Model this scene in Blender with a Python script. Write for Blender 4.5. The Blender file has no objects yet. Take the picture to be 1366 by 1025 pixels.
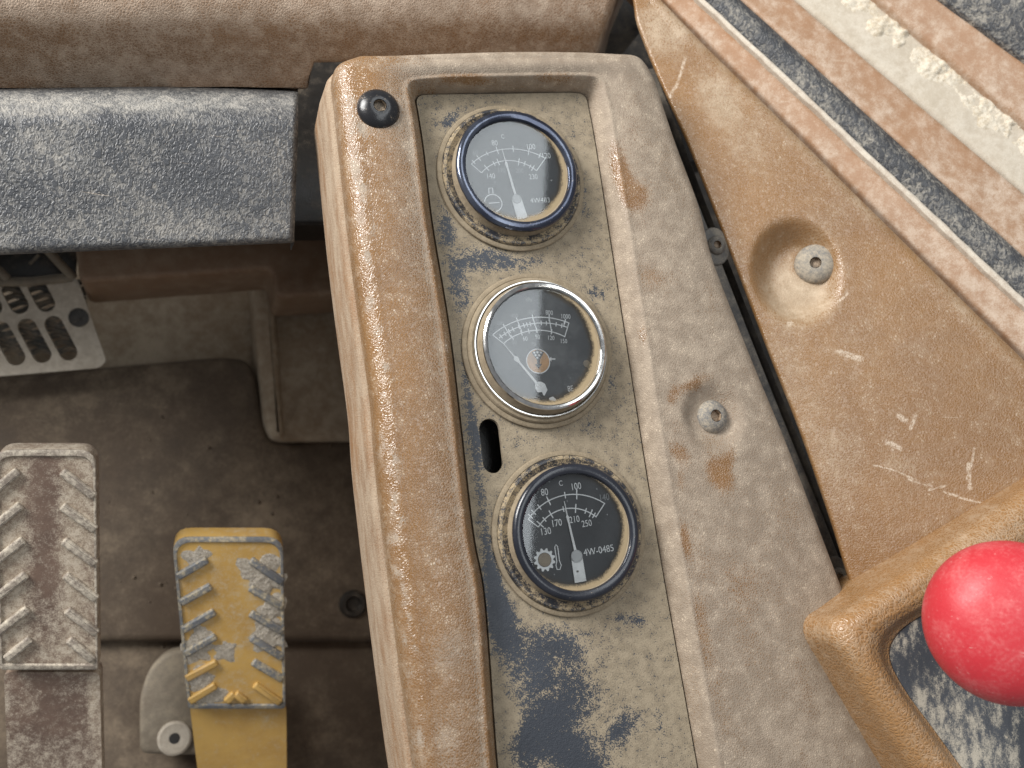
import bpy, bmesh, math, random
import numpy as np
from mathutils import Vector, Matrix, noise as mnoise
from mathutils.geometry import delaunay_2d_cdt

random.seed(7)
S = bpy.context.scene
COL = S.collection

# ------------------------------------------------------------------ camera
# World: the gauge plate lies in z = 0, metres. Camera solved from the three round gauges.
FPX, CX, CY, D = 1200.0, 683.0, 512.5, 0.40
FOOT = Vector((-407.0, -251.3, -FPX)).normalized()          # camera space (right, up, back)
ZW = -FOOT
XW = (Vector((1, 0, 0)) - ZW * ZW.x).normalized()
YW = ZW.cross(XW)
ROT = Matrix((XW, YW, ZW))                                   # camera vector -> world vector
CAM = Vector((0, 0, D))
cd = bpy.data.cameras.new('camera'); cam = bpy.data.objects.new('camera', cd); COL.objects.link(cam)
cd.sensor_width = 36.0; cd.lens = 36.0 * FPX / 1366.0
cd.clip_start = 0.01; cd.clip_end = 50
cam.matrix_world = Matrix.Translation(CAM) @ ROT.to_4x4()
cd.dof.use_dof = True; cd.dof.focus_distance = 0.435; cd.dof.aperture_fstop = 7.5
S.camera = cam
S.render.resolution_x, S.render.resolution_y = 1024, 768

# ------------------------------------------------------------------ light
W = bpy.data.worlds.new('World'); S.world = W; W.use_nodes = True
bg = W.node_tree.nodes['Background']
bg.inputs[0].default_value = (0.95, 0.97, 1.0, 1); bg.inputs[1].default_value = 0.24

def area_light(name, loc, target, sx, sy, power, color):
    l = bpy.data.lights.new(name, 'AREA'); l.shape = 'RECTANGLE'; l.size = sx; l.size_y = sy
    l.energy = power; l.color = color
    o = bpy.data.objects.new(name, l); COL.objects.link(o); o.location = loc
    o.rotation_euler = (Vector(target) - Vector(loc)).to_track_quat('-Z', 'Y').to_euler()
    return o
overhead = area_light('overhead_panel_light', (0.296, 0.36, 1.0), (0.296, 0.36, 0.0), 0.42, 1.15, 5.0, (0.93, 0.975, 1.0))  # unseen overhead panel, cut and placed for the reflections in the gauge glass
overhead.rotation_euler = (0, 0, -0.045)
area_light('windscreen_light', (-0.95, 0.75, 0.62), (0.15, 0.1, 0.0), 0.7, 0.55, 35.0, (1.0, 0.98, 0.95))
S.view_settings.view_transform = 'Standard'
S.view_settings.look = 'None'
S.view_settings.exposure = 0.12
S.view_settings.gamma = 1.0

# ------------------------------------------------------------------ pixel helpers
def ray(px, py):
    return ROT @ Vector(((px - CX) / FPX, -(py - CY) / FPX, -1.0))
def at(px, py, z=0.0):
    r = ray(px, py); t = (z - D) / r.z
    return CAM + r * t
class Plane:
    def __init__(self, a, b, c):
        self.o = a; self.n = (b - a).cross(c - a).normalized()
        if self.n.z < 0: self.n = -self.n
    def at(self, px, py, h=0.0):
        r = ray(px, py); o = self.o + self.n * h
        t = (o - CAM).dot(self.n) / r.dot(self.n)
        return CAM + r * t
ZP = Plane(Vector((0, 0, 0)), Vector((1, 0, 0)), Vector((0, 1, 0)))
def proj(v):
    """N x 3 world points -> pixel arrays"""
    c = (np.asarray(v) - np.array(CAM)) @ np.array(ROT)       # ROT^T applied
    return CX + FPX * c[:, 0] / -c[:, 2], CY - FPX * c[:, 1] / -c[:, 2]

# ------------------------------------------------------------------ object helpers
def base_of(o):
    b = Vector((0, 0, 0))
    while o is not None:
        b += o.location; o = o.parent
    return b
def tag(o, label=None, cat=None, group=None, kind=None):
    if label: o['label'] = label
    if cat: o['category'] = cat
    if group: o['group'] = group
    if kind: o['kind'] = kind
    return o
def thing(name, base, label, cat, group=None):
    o = bpy.data.objects.new(name, None); COL.objects.link(o); o.location = base
    o.empty_display_size = 0.01
    return tag(o, label, cat, group)
def mesh_obj(name, verts, faces, mat, parent=None, sharp=40, dust=None, kind=None):
    me = bpy.data.meshes.new(name)
    vs = np.array([tuple(v) for v in verts], dtype=float)
    b = base_of(parent) if parent is not None else Vector(vs.mean(axis=0))
    me.from_pydata((vs - np.array(b)).tolist(), [], faces)
    bm = bmesh.new(); bm.from_mesh(me)
    bmesh.ops.recalc_face_normals(bm, faces=bm.faces); bm.to_mesh(me); bm.free()
    me.shade_smooth()
    if sharp: me.set_sharp_from_angle(angle=math.radians(sharp))
    if dust is not None:
        a = me.attributes.new('dust', 'FLOAT', 'POINT')
        a.data.foreach_set('value', np.asarray(dust, dtype=np.float32))
    me.materials.append(mat)
    o = bpy.data.objects.new(name, me); COL.objects.link(o)
    if parent is not None: o.parent = parent
    else: o.location = b
    if kind: o['kind'] = kind
    return o
def blobs(verts, base, lst):
    """wear map: base amount plus elliptical smears (px, py, rx, ry, angle, amount)"""
    u, v = proj(np.array([tuple(p) for p in verts], dtype=float))
    out = np.full(len(u), float(base))
    for (px, py, rx, ry, an, am) in lst:
        c, s = math.cos(math.radians(an)), math.sin(math.radians(an))
        dx, dy = u - px, v - py
        a, b = (dx * c + dy * s) / rx, (-dx * s + dy * c) / ry
        out += am * np.exp(-(a * a + b * b) ** 1.5)
    return out
def grid_faces(nu, nv, off=0, closed_v=False):
    f = []
    for i in range(nu - 1):
        for j in range(nv if closed_v else nv - 1):
            a, b = off + i * nv + j, off + i * nv + (j + 1) % nv
            f.append((a, b, b + nv, a + nv))
    return f
def catmull(pts, n):
    """smooth resample of a list of Vectors by arc length"""
    P = [2 * pts[0] - pts[1]] + list(pts) + [2 * pts[-1] - pts[-2]]
    dense = []
    for i in range(1, len(P) - 2):
        for k in range(24):
            t = k / 24.0; p0, p1, p2, p3 = P[i - 1], P[i], P[i + 1], P[i + 2]
            dense.append(0.5 * ((2 * p1) + (p2 - p0) * t + (2 * p0 - 5 * p1 + 4 * p2 - p3) * t * t + (3 * p1 - p0 - 3 * p2 + p3) * t ** 3))
    dense.append(pts[-1].copy())
    return resample(dense, n)
def resample(dense, n):
    L = [0.0]
    for a, b in zip(dense[:-1], dense[1:]): L.append(L[-1] + (b - a).length)
    out, k = [], 0
    for i in range(n):
        s = L[-1] * i / (n - 1)
        while k < len(L) - 2 and L[k + 1] < s: k += 1
        f = (s - L[k]) / max(L[k + 1] - L[k], 1e-12)
        out.append(dense[k].lerp(dense[k + 1], min(max(f, 0), 1)))
    return out
def round_poly(pts, rad, seg=6):
    """round the corners of a closed polygon of Vectors; rad one value or a list"""
    n = len(pts); out = []
    for i in range(n):
        r = rad[i] if isinstance(rad, (list, tuple)) else rad
        p, a, b = pts[i], pts[i - 1], pts[(i + 1) % n]
        if r <= 0: out.append(p.copy()); continue
        ra = min(r, (a - p).length * .45); rb = min(r, (b - p).length * .45)
        s = p + (a - p).normalized() * ra; e = p + (b - p).normalized() * rb
        for k in range(seg + 1):
            t = k / seg
            out.append(s * (1 - t) ** 2 + p * 2 * t * (1 - t) + e * t * t)
    return out
def poly_normal(pts):
    n = Vector((0, 0, 0))
    for a, b in zip(pts, pts[1:] + pts[:1]): n += a.cross(b)
    n.normalize()
    if n.z < 0: n = -n
    return n
def slab_data(pts, thick, bev=0.002, n=None, seg=3):
    """outline (top, 3-D) -> bevelled slab below it"""
    n = n or poly_normal(pts); N = len(pts)
    area = Vector((0, 0, 0))
    for a, b in zip(pts, pts[1:] + pts[:1]): area += a.cross(b)
    ccw = area.dot(n) > 0
    inw = []
    for i in range(N):
        e1 = (pts[i] - pts[i - 1]); e2 = (pts[(i + 1) % N] - pts[i])
        m = (e1.normalized() + e2.normalized())
        if m.length < 1e-9: m = e2
        q = n.cross(m).normalized()
        inw.append(q if ccw else -q)
    vs, fs = [], []
    prof = [(0, -thick), (0, -bev)] + [(bev * (1 - math.cos(a)), -bev + bev * math.sin(a)) for a in [math.pi / 2 * k / seg for k in range(1, seg + 1)]]
    for (ins, h) in prof:
        vs += [pts[i] + inw[i] * ins + n * h for i in range(N)]
    fs += grid_faces(len(prof), N, 0, True)
    fs.append(tuple(range((len(prof) - 1) * N, len(prof) * N)))
    fs.append(tuple(reversed(range(N))))
    return vs, fs
def slab(name, pts, thick, mat, parent=None, bev=0.002, n=None, kind=None, seg=3, sharp=40):
    v, f = slab_data(pts, thick, bev, n, seg)
    return mesh_obj(name, v, f, mat, parent, sharp, kind=kind)
def frame_of(n):
    n = n.normalized(); x = Vector((1, 0, 0)); x = (x - n * x.dot(n)).normalized()
    return x, n.cross(x), n
def lathe_data(prof, c, n=Vector((0, 0, 1)), seg=64, wob=None, cap0=False, cap1=False):
    x, y, n = frame_of(n); vs = []
    for (r, h) in prof:
        for k in range(seg):
            a = 2 * math.pi * k / seg; rr, hh = (r, h) if not wob else wob(r, h, a)
            vs.append(c + x * (rr * math.cos(a)) + y * (rr * math.sin(a)) + n * hh)
    fs = grid_faces(len(prof), seg, 0, True)
    if cap0: fs.append(tuple(range(seg)))
    if cap1: fs.append(tuple(range((len(prof) - 1) * seg, len(prof) * seg)))
    return vs, fs
def lathe(name, prof, c, mat, parent=None, n=Vector((0, 0, 1)), seg=64, wob=None, cap0=False, cap1=False, sharp=35):
    v, f = lathe_data(prof, c, n, seg, wob, cap0, cap1)
    return mesh_obj(name, v, f, mat, parent, sharp)
def tube_data(pts, r, seg=10):
    vs = []
    for i, p in enumerate(pts):
        t = (pts[min(i + 1, len(pts) - 1)] - pts[max(i - 1, 0)]).normalized()
        u = t.cross(Vector((0.3, 0.2, 1))).normalized(); w = t.cross(u)
        for k in range(seg):
            a = 2 * math.pi * k / seg; vs.append(p + u * r * math.cos(a) + w * r * math.sin(a))
    f = grid_faces(len(pts), seg, 0, True)
    f += [tuple(range(seg)), tuple(range((len(pts) - 1) * seg, len(pts) * seg))]
    return vs, f
def inside(poly, x, y):
    c = False; n = len(poly); j = n - 1
    for i in range(n):
        if (poly[i][1] > y) != (poly[j][1] > y) and x < (poly[j][0] - poly[i][0]) * (y - poly[i][1]) / (poly[j][1] - poly[i][1]) + poly[i][0]: c = not c
        j = i
    return c
def holed_data(outer, holes, thick, step=None):
    """outer / holes: lists of 2-D (a, b); returns local (a, b, h) verts and faces of a plate with real holes"""
    pts, edges = [], []
    for loop in [outer] + holes:
        o = len(pts); pts += [Vector((p[0] * 100, p[1] * 100)) for p in loop]
        edges += [(o + i, o + (i + 1) % len(loop)) for i in range(len(loop))]
    nb = len(pts)
    if step:
        xs = [p[0] for p in outer]; ys = [p[1] for p in outer]
        x = min(xs)
        while x < max(xs):
            y = min(ys)
            while y < max(ys):
                if inside(outer, x, y) and not any(inside(h, x, y) for h in holes):
                    pts.append(Vector((x * 100 + .03 * random.random(), y * 100 + .03 * random.random())))
                y += step
            x += step
    v, e, f, *_ = delaunay_2d_cdt(pts, edges, [], 0, 1e-6)
    vs = [(p.x / 100, p.y / 100, 0.0) for p in v]; fs = []
    for t in f:
        cx = sum(vs[i][0] for i in t) / len(t); cy = sum(vs[i][1] for i in t) / len(t)
        if inside(outer, cx, cy) and not any(inside(h, cx, cy) for h in holes): fs.append(tuple(t))
    cnt = {}
    for t in fs:
        for a, b in zip(t, t[1:] + t[:1]):
            cnt[(a, b)] = cnt.get((a, b), 0) + 1
    bound = [k for k in cnt if (k[1], k[0]) not in cnt]
    low = {}
    for a, b in bound:
        for i in (a, b):
            if i not in low: low[i] = len(vs); vs.append((vs[i][0], vs[i][1], -thick))
    for a, b in bound: fs.append((b, a, low[a], low[b]))
    return vs, fs

# ------------------------------------------------------------------ materials
class NT:
    def __init__(self, name):
        self.m = bpy.data.materials.new(name); self.m.use_nodes = True
        self.t = self.m.node_tree; self.t.nodes.clear()
        self.out = self.n('ShaderNodeOutputMaterial'); self.tc = self.n('ShaderNodeTexCoord').outputs['Object']
    def n(self, kind, **kw):
        o = self.t.nodes.new(kind)
        for k, v in kw.items(): setattr(o, k, v)
        return o
    def put(self, sock, v):
        if isinstance(v, bpy.types.NodeSocket): self.t.links.new(v, sock)
        else:
            if isinstance(v, (tuple, list)) and len(v) == 3 and sock.type == 'RGBA': v = (*v, 1)
            sock.default_value = v
    def noise(self, scale, detail=4, rough=.6, co=None, dist=0.0):
        o = self.n('ShaderNodeTexNoise'); self.put(o.inputs['Vector'], co or self.tc)
        o.inputs['Scale'].default_value = scale; o.inputs['Detail'].default_value = detail
        o.inputs['Roughness'].default_value = rough; o.inputs['Distortion'].default_value = dist
        return o.outputs['Fac']
    def math(self, op, a, b=0.0, c=0.0, clamp=False):
        o = self.n('ShaderNodeMath', operation=op, use_clamp=clamp)
        for s, v in zip(o.inputs, (a, b, c)): self.put(s, v)
        return o.outputs[0]
    def add(self, *xs):
        r = xs[0]
        for x in xs[1:]: r = self.math('ADD', r, x)
        return r
    def amp(self, x, k):                                        # (x - .5) * k
        return self.math('MULTIPLY', self.math('SUBTRACT', x, .5), k)
    def rng(self, x, a, b, c=0.0, d=1.0, smooth=True):
        o = self.n('ShaderNodeMapRange', interpolation_type='SMOOTHSTEP' if smooth else 'LINEAR')
        self.put(o.inputs[0], x)
        for i, v in zip((1, 2, 3, 4), (a, b, c, d)): self.put(o.inputs[i], v)
        return o.outputs[0]
    def mix(self, f, a, b):
        o = self.n('ShaderNodeMix', data_type='RGBA')
        self.put(o.inputs[0], f); self.put(o.inputs[6], a); self.put(o.inputs[7], b)
        return o.outputs[2]
    def mixf(self, f, a, b):
        o = self.n('ShaderNodeMix', data_type='FLOAT')
        self.put(o.inputs[0], f); self.put(o.inputs[2], a); self.put(o.inputs[3], b)
        return o.outputs[0]
    def mapping(self, rot=(0, 0, 0), scale=(1, 1, 1), co=None):
        o = self.n('ShaderNodeMapping'); self.put(o.inputs[0], co or self.tc)
        o.inputs['Rotation'].default_value = rot; o.inputs['Scale'].default_value = scale
        return o.outputs[0]
    def voro(self, scale, feature='DISTANCE_TO_EDGE', co=None, rnd=1.0):
        o = self.n('ShaderNodeTexVoronoi', feature=feature); self.put(o.inputs['Vector'], co or self.tc)
        o.inputs['Scale'].default_value = scale; o.inputs['Randomness'].default_value = rnd
        return o.outputs['Distance']
    def attr(self, name='dust'):
        return self.n('ShaderNodeAttribute', attribute_name=name).outputs['Fac']
    def bump(self, h, strength=.4, dist=.001, normal=None):
        o = self.n('ShaderNodeBump'); self.put(o.inputs['Height'], h)
        o.inputs['Strength'].default_value = strength; o.inputs['Distance'].default_value = dist
        if normal is not None: self.put(o.inputs['Normal'], normal)
        return o.outputs[0]
    def bsdf(self, color, rough, normal=None, metal=0.0, spec=.5, coat=0.0):
        o = self.n('ShaderNodeBsdfPrincipled')
        self.put(o.inputs['Base Color'], color); self.put(o.inputs['Roughness'], rough)
        self.put(o.inputs['Metallic'], metal); self.put(o.inputs['Specular IOR Level'], spec)
        o.inputs['Coat Weight'].default_value = coat
        if normal is not None: self.put(o.inputs['Normal'], normal)
        return o.outputs[0]
    def done(self, sh):
        self.t.links.new(sh, self.out.inputs[0]); return self.m

V = Vector
BROWN = (0.29, 0.135, 0.047); BROWN_D = (0.19, 0.085, 0.032)
TAN = (0.36, 0.27, 0.185); TAN_L = (0.47, 0.37, 0.265)

def dusty(name, base=BROWN, base2=BROWN_D, dust=TAN, dust2=TAN_L, amount=.5, a=(.5, .35, .35, .3), width=.22,
          grain=780, bump=.35, rough=(.42, .92), scratch=0.35, big=16, metal=0.0, stretch=(1, 1, 1), depth=.0005, gspeck=0.0, spec=.5, a4=.25, worm=False, segs=(), sheen=1.0):
    """a surface of one colour under wind-blown dust: amount is a number or 'attr' (wear map on the mesh)"""
    m = NT(name)
    co = m.mapping(scale=stretch)
    n1 = m.noise(big, 5, .62, co, .4); n2 = m.noise(big * 8, 4, .62, co); n3 = m.noise(1600, 1, .5); n4 = m.noise(480, 2, .6)
    if worm:                                                     # wrinkled rubber grain
        g = m.rng(m.noise(grain, 1, .5, m.mapping((0, 0, .5), (1, .62, 1)), 1.2), .30, .70)
        hg = g
    elif grain:
        wob = m.n('ShaderNodeTexNoise'); m.put(wob.inputs['Vector'], m.tc); wob.inputs['Scale'].default_value = grain * .35; wob.inputs['Detail'].default_value = 0
        va = m.n('ShaderNodeVectorMath', operation='MULTIPLY_ADD')
        m.put(va.inputs[0], wob.outputs['Color']); va.inputs[1].default_value = (1.4 / grain,) * 3; m.put(va.inputs[2], m.tc)
        g = m.rng(m.voro(grain, co=va.outputs[0]), 0.0, .30)
    else:
        g = n4
    amt = m.attr() if amount == 'attr' else amount
    raw = m.add(amt, m.amp(n1, a[0]), m.amp(n2, a[1]), m.amp(n3, a[2]), m.amp(g, -a[3]), m.amp(n4, a4))
    mask = m.rng(raw, .5 - width, .5 + width)
    bcol = m.mix(m.rng(n1, .35, .65), base, base2)
    dcol = m.mix(m.rng(m.add(n2, m.amp(n3, .6), m.amp(n1, .4)), .32, .70), dust, dust2)
    col = m.mix(mask, bcol, dcol)
    if gspeck:                                                   # pale dust on the tops of the grain, plus glints painted as colour
        sp = m.math('MULTIPLY', m.rng(g, .55, .95), m.rng(m.add(m.math('MULTIPLY', n2, .6), m.math('MULTIPLY', n4, .45)), .53, .66))
        col = m.mix(m.math('MULTIPLY', sp, gspeck), col, (.56, .46, .34))
    if scratch:
        s1 = m.noise(1, 2, .6, m.mapping((0, 0, .9), (22, 460, 60)))
        s2 = m.noise(1, 2, .6, m.mapping((0, 0, -.5), (26, 500, 60)))
        sc = m.math('MAXIMUM', m.rng(s1, .73, .80), m.rng(s2, .74, .80))
        ch = m.rng(n4, .71, .77)
        col = m.mix(m.math('MULTIPLY', m.math('MAXIMUM', sc, ch), scratch), col, (.56, .46, .35))
    if segs:                                                     # single long scratches
        wn = m.n('ShaderNodeTexNoise'); m.put(wn.inputs['Vector'], m.tc); wn.inputs['Scale'].default_value = 90; wn.inputs['Detail'].default_value = 1
        wv = m.n('ShaderNodeVectorMath', operation='MULTIPLY_ADD'); m.put(wv.inputs[0], wn.outputs['Color']); wv.inputs[1].default_value = (.003,) * 3; m.put(wv.inputs[2], m.tc)
        tot = None
        for (p, q, w) in segs:
            ba = q - p; off = V((.0015, .0015, .0015))
            pa = m.n('ShaderNodeVectorMath', operation='SUBTRACT'); m.put(pa.inputs[0], wv.outputs[0]); pa.inputs[1].default_value = p + off
            dt = m.n('ShaderNodeVectorMath', operation='DOT_PRODUCT'); m.put(dt.inputs[0], pa.outputs[0]); dt.inputs[1].default_value = ba / ba.dot(ba)
            hh = m.math('MULTIPLY', dt.outputs['Value'], 1.0, clamp=True)
            sc_ = m.n('ShaderNodeVectorMath', operation='SCALE'); sc_.inputs[0].default_value = ba; m.put(sc_.inputs['Scale'], hh)
            df = m.n('ShaderNodeVectorMath', operation='DISTANCE'); m.put(df.inputs[0], pa.outputs[0]); m.put(df.inputs[1], sc_.outputs[0])
            dd = m.rng(df.outputs['Value'], w, w * .35)
            tot = dd if tot is None else m.math('MAXIMUM', tot, dd)
        col = m.mix(m.math('MULTIPLY', tot, m.rng(m.add(n3, m.amp(n4, .8)), .38, .56, .1, .75)), col, (.58, .48, .37))
    h = m.add(m.math('MULTIPLY', g, 1.0 if grain else .6), m.math('MULTIPLY', n3, .45))
    nb = m.bump(h, bump, depth)
    rg = m.math('ADD', m.mixf(m.math('POWER', mask, sheen), rough[0], rough[1]), m.amp(n2, .22))
    return m.done(m.bsdf(col, rg, nb, metal, spec))

def px_local(px, py, plane, base):
    return plane.at(px, py) - base
M = {}
CB = at(700, 700, -.10); RZ = Plane(V((0, 0, .0105)), V((1, 0, .0105)), V((0, 1, .0105)))
csegs = [(px_local(*p, RZ, CB), px_local(*q, RZ, CB), w) for p, q, w in [
    ((518, 432), (556, 384), .0007), ((552, 552), (580, 600), .0006), ((505, 515), (520, 490), .0010), ((463, 122), (474, 121), .0007), ((459, 138), (466, 146), .0008), ((466, 132), (458, 141), .0006), ((455, 163), (466, 165), .0006),
    ((457, 190), (460, 182), .0006), ((472, 182), (480, 183), .0006), ((474, 195), (484, 194), .0006), ((462, 212), (472, 206), .0006), ((531, 188), (530, 225), .0008), ((1018, 690), (1050, 702), .0007), ((1030, 683), (1045, 690), .0005),
    ((560, 930), (570, 960), .0006), ((540, 905), (552, 900), .0006), ((556, 1000), (566, 995), .0010)]]
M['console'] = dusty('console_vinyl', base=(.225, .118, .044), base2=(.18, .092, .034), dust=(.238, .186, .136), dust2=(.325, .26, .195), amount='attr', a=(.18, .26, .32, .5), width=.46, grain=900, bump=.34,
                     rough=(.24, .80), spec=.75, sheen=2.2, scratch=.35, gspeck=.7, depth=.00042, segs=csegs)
M['skirt'] = dusty('skirt_vinyl', amount=.62, a=(.9, .9, .3, .2), width=.4, stretch=(1, .3, 1), grain=900, dust=(.30, .225, .155), dust2=(.38, .295, .21), scratch=.3)
SP = Plane(at(883, 0, -.014), at(1366, 475, .036), at(1142, 795, .005)); SB = SP.at(1060, 420, -.02)
ssegs = [(px_local(*p, SP, SB), px_local(*q, SP, SB), w) for p, q, w in [
    ((1212, 640), (1322, 676), .0009), ((1165, 620), (1250, 650), .0007), ((895, 130), (915, 80), .0012), ((1200, 555), (1208, 560), .0022), ((1185, 590), (1200, 598), .0018), ((1292, 620), (1294, 650), .0016), ((1215, 570), (1222, 556), .0015), ((1120, 470), (1150, 480), .0022),
    ((1052, 432), (1072, 420), .0016), ((1110, 410), (1130, 392), .0010), ((1290, 640), (1300, 600), .0010), ((1240, 655), (1262, 648), .0012)]]
M['side'] = dusty('side_vinyl', base=(.255, .132, .047), base2=(.21, .106, .038), amount='attr', a=(.34, .28, .14, .36), a4=.12, width=.46, grain=760, bump=.32, scratch=.35, gspeck=.5, spec=.75, sheen=2.0,
                  dust=(.34, .25, .162), dust2=(.44, .34, .235), rough=(.28, .72), depth=.00042, segs=ssegs)
M['sill'] = dusty('sill_paint', base=(.31, .165, .085), base2=(.27, .14, .07), amount=.42, a=(.9, .6, .3, .1), grain=0, bump=.2, scratch=.35, rough=(.38, .85), width=.5,
                  dust=(.40, .275, .185), dust2=(.60, .50, .40))
M['roll'] = dusty('dash_roll_vinyl', base=(.235, .125, .055), base2=(.17, .09, .04), amount='attr', a=(.8, .6, .4, .4), width=.5, grain=760, bump=.4, scratch=.35, gspeck=.6,
                  dust=(.34, .25, .18), dust2=(.45, .345, .26), depth=.0005, rough=(.30, .75))
M['pad'] = dusty('dash_pad_rubber', base=(.045, .048, .054), base2=(.06, .063, .07), dust=(.205, .20, .188), dust2=(.33, .31, .275), amount='attr', a=(.7, .5, .3, .40),
                 width=.5, grain=600, bump=.55, rough=(.40, .8), scratch=.35, depth=.0006, big=22, worm=True)
M['plate'] = dusty('plate_paint', base=(.028, .033, .043), base2=(.042, .049, .062), dust=(.222, .180, .125), dust2=(.31, .255, .18), amount='attr', a=(.6, .9, 1.5, .0), a4=1.3,
                   width=.15, grain=0, bump=.6, rough=(.5, .95), scratch=.10, big=24)
M['flange'] = dusty('flange_dusty', base=(.022, .024, .030), base2=(.03, .032, .04), dust=(.25, .19, .115), dust2=(.33, .26, .165), amount=.46, a=(1.0, .9, .8, 0), width=.16,
                    grain=0, bump=.4, rough=(.4, .95), scratch=.1, big=30)
M['flange_tan'] = dusty('flange_dust_covered', base=(.05, .05, .05), dust=(.205, .162, .108), dust2=(.275, .222, .152), amount=.84, a=(.5, .5, .5, 0), width=.2, grain=0, bump=.4, scratch=.1, big=30)
M['gaugeblack'] = dusty('bezel_black', base=(.012, .014, .02), base2=(.02, .022, .03), dust=(.20, .16, .11), amount=.14, a=(.4, .4, .5, 0), width=.14, grain=0, bump=.1, rough=(.22, .9), scratch=.4, big=40)
M['gaugeblue'] = dusty('bezel_blue_black', base=(.11, .125, .165), base2=(.045, .052, .08), metal=.75, dust=(.24, .2, .14), amount=.16, a=(.4, .4, .5, 0), width=.14, grain=0, bump=.1, rough=(.16, .9), scratch=.7, big=40, spec=.9)
M['boltblack'] = dusty('bolt_black', base=(.012, .012, .014), base2=(.02, .02, .022), dust=(.22, .19, .15), amount=.22, a=(.5, .5, .7, 0), width=.16, grain=0, bump=.15, rough=(.28, .9), scratch=.3, big=60)
M['boltgrey'] = dusty('bolt_dusty', base=(.10, .11, .125), base2=(.14, .145, .15), dust=(.27, .225, .165), dust2=(.36, .31, .24), amount=.56, a=(.6, .6, .6, 0), width=.3, grain=0, bump=.3, rough=(.5, .9), scratch=.2, big=60)
M['socket'] = dusty('socket_dirt', base=(.03, .028, .025), dust=(.20, .16, .11), amount=.5, grain=0, scratch=0)
M['rail'] = dusty('rail_steel', base=(.055, .055, .055), base2=(.08, .075, .07), dust=(.17, .145, .115), dust2=(.22, .19, .15), amount=.45, a=(.6, .5, .4, 0), grain=0, rough=(.5, .9), scratch=.2)
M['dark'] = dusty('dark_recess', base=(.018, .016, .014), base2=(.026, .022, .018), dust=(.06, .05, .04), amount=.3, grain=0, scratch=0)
M['floor'] = dusty('floor_mat', base=(.080, .055, .036), base2=(.05, .035, .023), dust=(.21, .16, .11), dust2=(.27, .21, .148), amount=.35, a=(1.1, .6, .3, 0), width=.4, grain=0, bump=.3, rough=(.75, .95), scratch=.12, big=9)  # mat darker than its own tone; shade from the operator put into colour
M['well'] = dusty('footwell_paint', base=(.26, .175, .105), base2=(.20, .13, .08), dust=(.42, .345, .25), dust2=(.50, .42, .315), amount=.6, a=(.9, .6, .3, 0), width=.35, grain=0, bump=.3, rough=(.6, .95), scratch=.3, big=14)
M['under'] = dusty('underdash_brown', base=(.24, .14, .08), base2=(.19, .11, .062), dust=(.30, .215, .145), dust2=(.36, .265, .185), amount=.5, a=(.8, .6, .3, 0), width=.3, grain=0, scratch=.3, big=14)
M['vent'] = dusty('vent_plastic', base=(.40, .34, .27), base2=(.32, .265, .20), dust=(.54, .48, .39), dust2=(.62, .56, .47), amount=.6, a=(.8, .6, .3, 0), width=.3, grain=0, scratch=.2, big=20)
M['fin'] = dusty('heater_fin', base=(.08, .084, .08), base2=(.06, .063, .06), dust=(.22, .215, .20), amount=.5, grain=0, scratch=.1, rough=(.5, .9))
M['brownpedal'] = dusty('pedal_brown', base=(.16, .105, .078), base2=(.11, .072, .055), dust=(.36, .29, .215), dust2=(.50, .43, .34), amount='attr', a=(.7, .9, .9, 0), a4=.7, width=.42, grain=0, bump=.5, rough=(.55, .95), scratch=.3, big=26)
M['brownrib'] = dusty('pedal_rib_worn', base=(.24, .20, .165), base2=(.17, .135, .11), dust=(.46, .41, .33), dust2=(.52, .46, .37), amount=.5, a=(.7, .9, .5, 0), grain=0, rough=(.5, .9), scratch=.3, big=30)
M['yellow'] = dusty('pedal_yellow', base=(.54, .335, .095), base2=(.44, .26, .07), dust=(.50, .37, .19), dust2=(.52, .45, .33), amount='attr', a=(.6, .8, .6, 0), a4=.5, width=.4, grain=0, bump=.3, rough=(.5, .9), scratch=.4, big=28)
M['greyrib'] = dusty('pedal_rib_grey', base=(.13, .135, .145), base2=(.18, .185, .19), dust=(.42, .34, .2), dust2=(.5, .42, .28), amount=.40, a=(.8, .9, .5, 0), a4=.6, grain=0, scratch=.2, big=40, rough=(.5, .9))
M['yellowrib'] = dusty('pedal_rib_yellow', base=(.52, .33, .10), base2=(.46, .28, .08), dust=(.5, .42, .28), amount=.3, grain=0, scratch=.2, big=40)
M['mud'] = dusty('dried_mud', base=(.36, .315, .25), base2=(.24, .20, .155), dust=(.44, .40, .33), dust2=(.5, .45, .38), amount=.5, a=(.9, .9, .9, 0), grain=0, bump=.9, scratch=0, big=80, depth=.0012, rough=(.9, .98))
M['bracket'] = dusty('bracket_steel', base=(.15, .12, .088), base2=(.15, .125, .095), dust=(.23, .195, .145), dust2=(.29, .245, .18), amount=.5, grain=0, scratch=.25, big=20)
M['box'] = dusty('box_vinyl', base=(.32, .172, .070), base2=(.28, .148, .058), amount=.32, a=(.5, .4, .3, .25), width=.3, grain=560, bump=.45, rough=(.25, .65), scratch=.3, gspeck=.35, dust=(.38, .27, .17), dust2=(.46, .35, .24))
M['boxplate'] = dusty('box_plate', base=(.05, .055, .065), base2=(.075, .08, .09), dust=(.33, .30, .24), dust2=(.42, .38, .31), amount=.44, a=(.75, .9, .3, 0), width=.14, grain=0, bump=.5, stretch=(1.0, .45, 1), scratch=.5, big=26, rough=(.55, .92))
M['rubber'] = dusty('seal_rubber', base=(.035, .037, .042), base2=(.055, .057, .062), dust=(.24, .225, .195), dust2=(.36, .33, .28), amount=.33, a=(.7, .7, .4, .3), width=.3, grain=420, bump=.6, scratch=.4, depth=.0006, worm=True, rough=(.5, .9))
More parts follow.
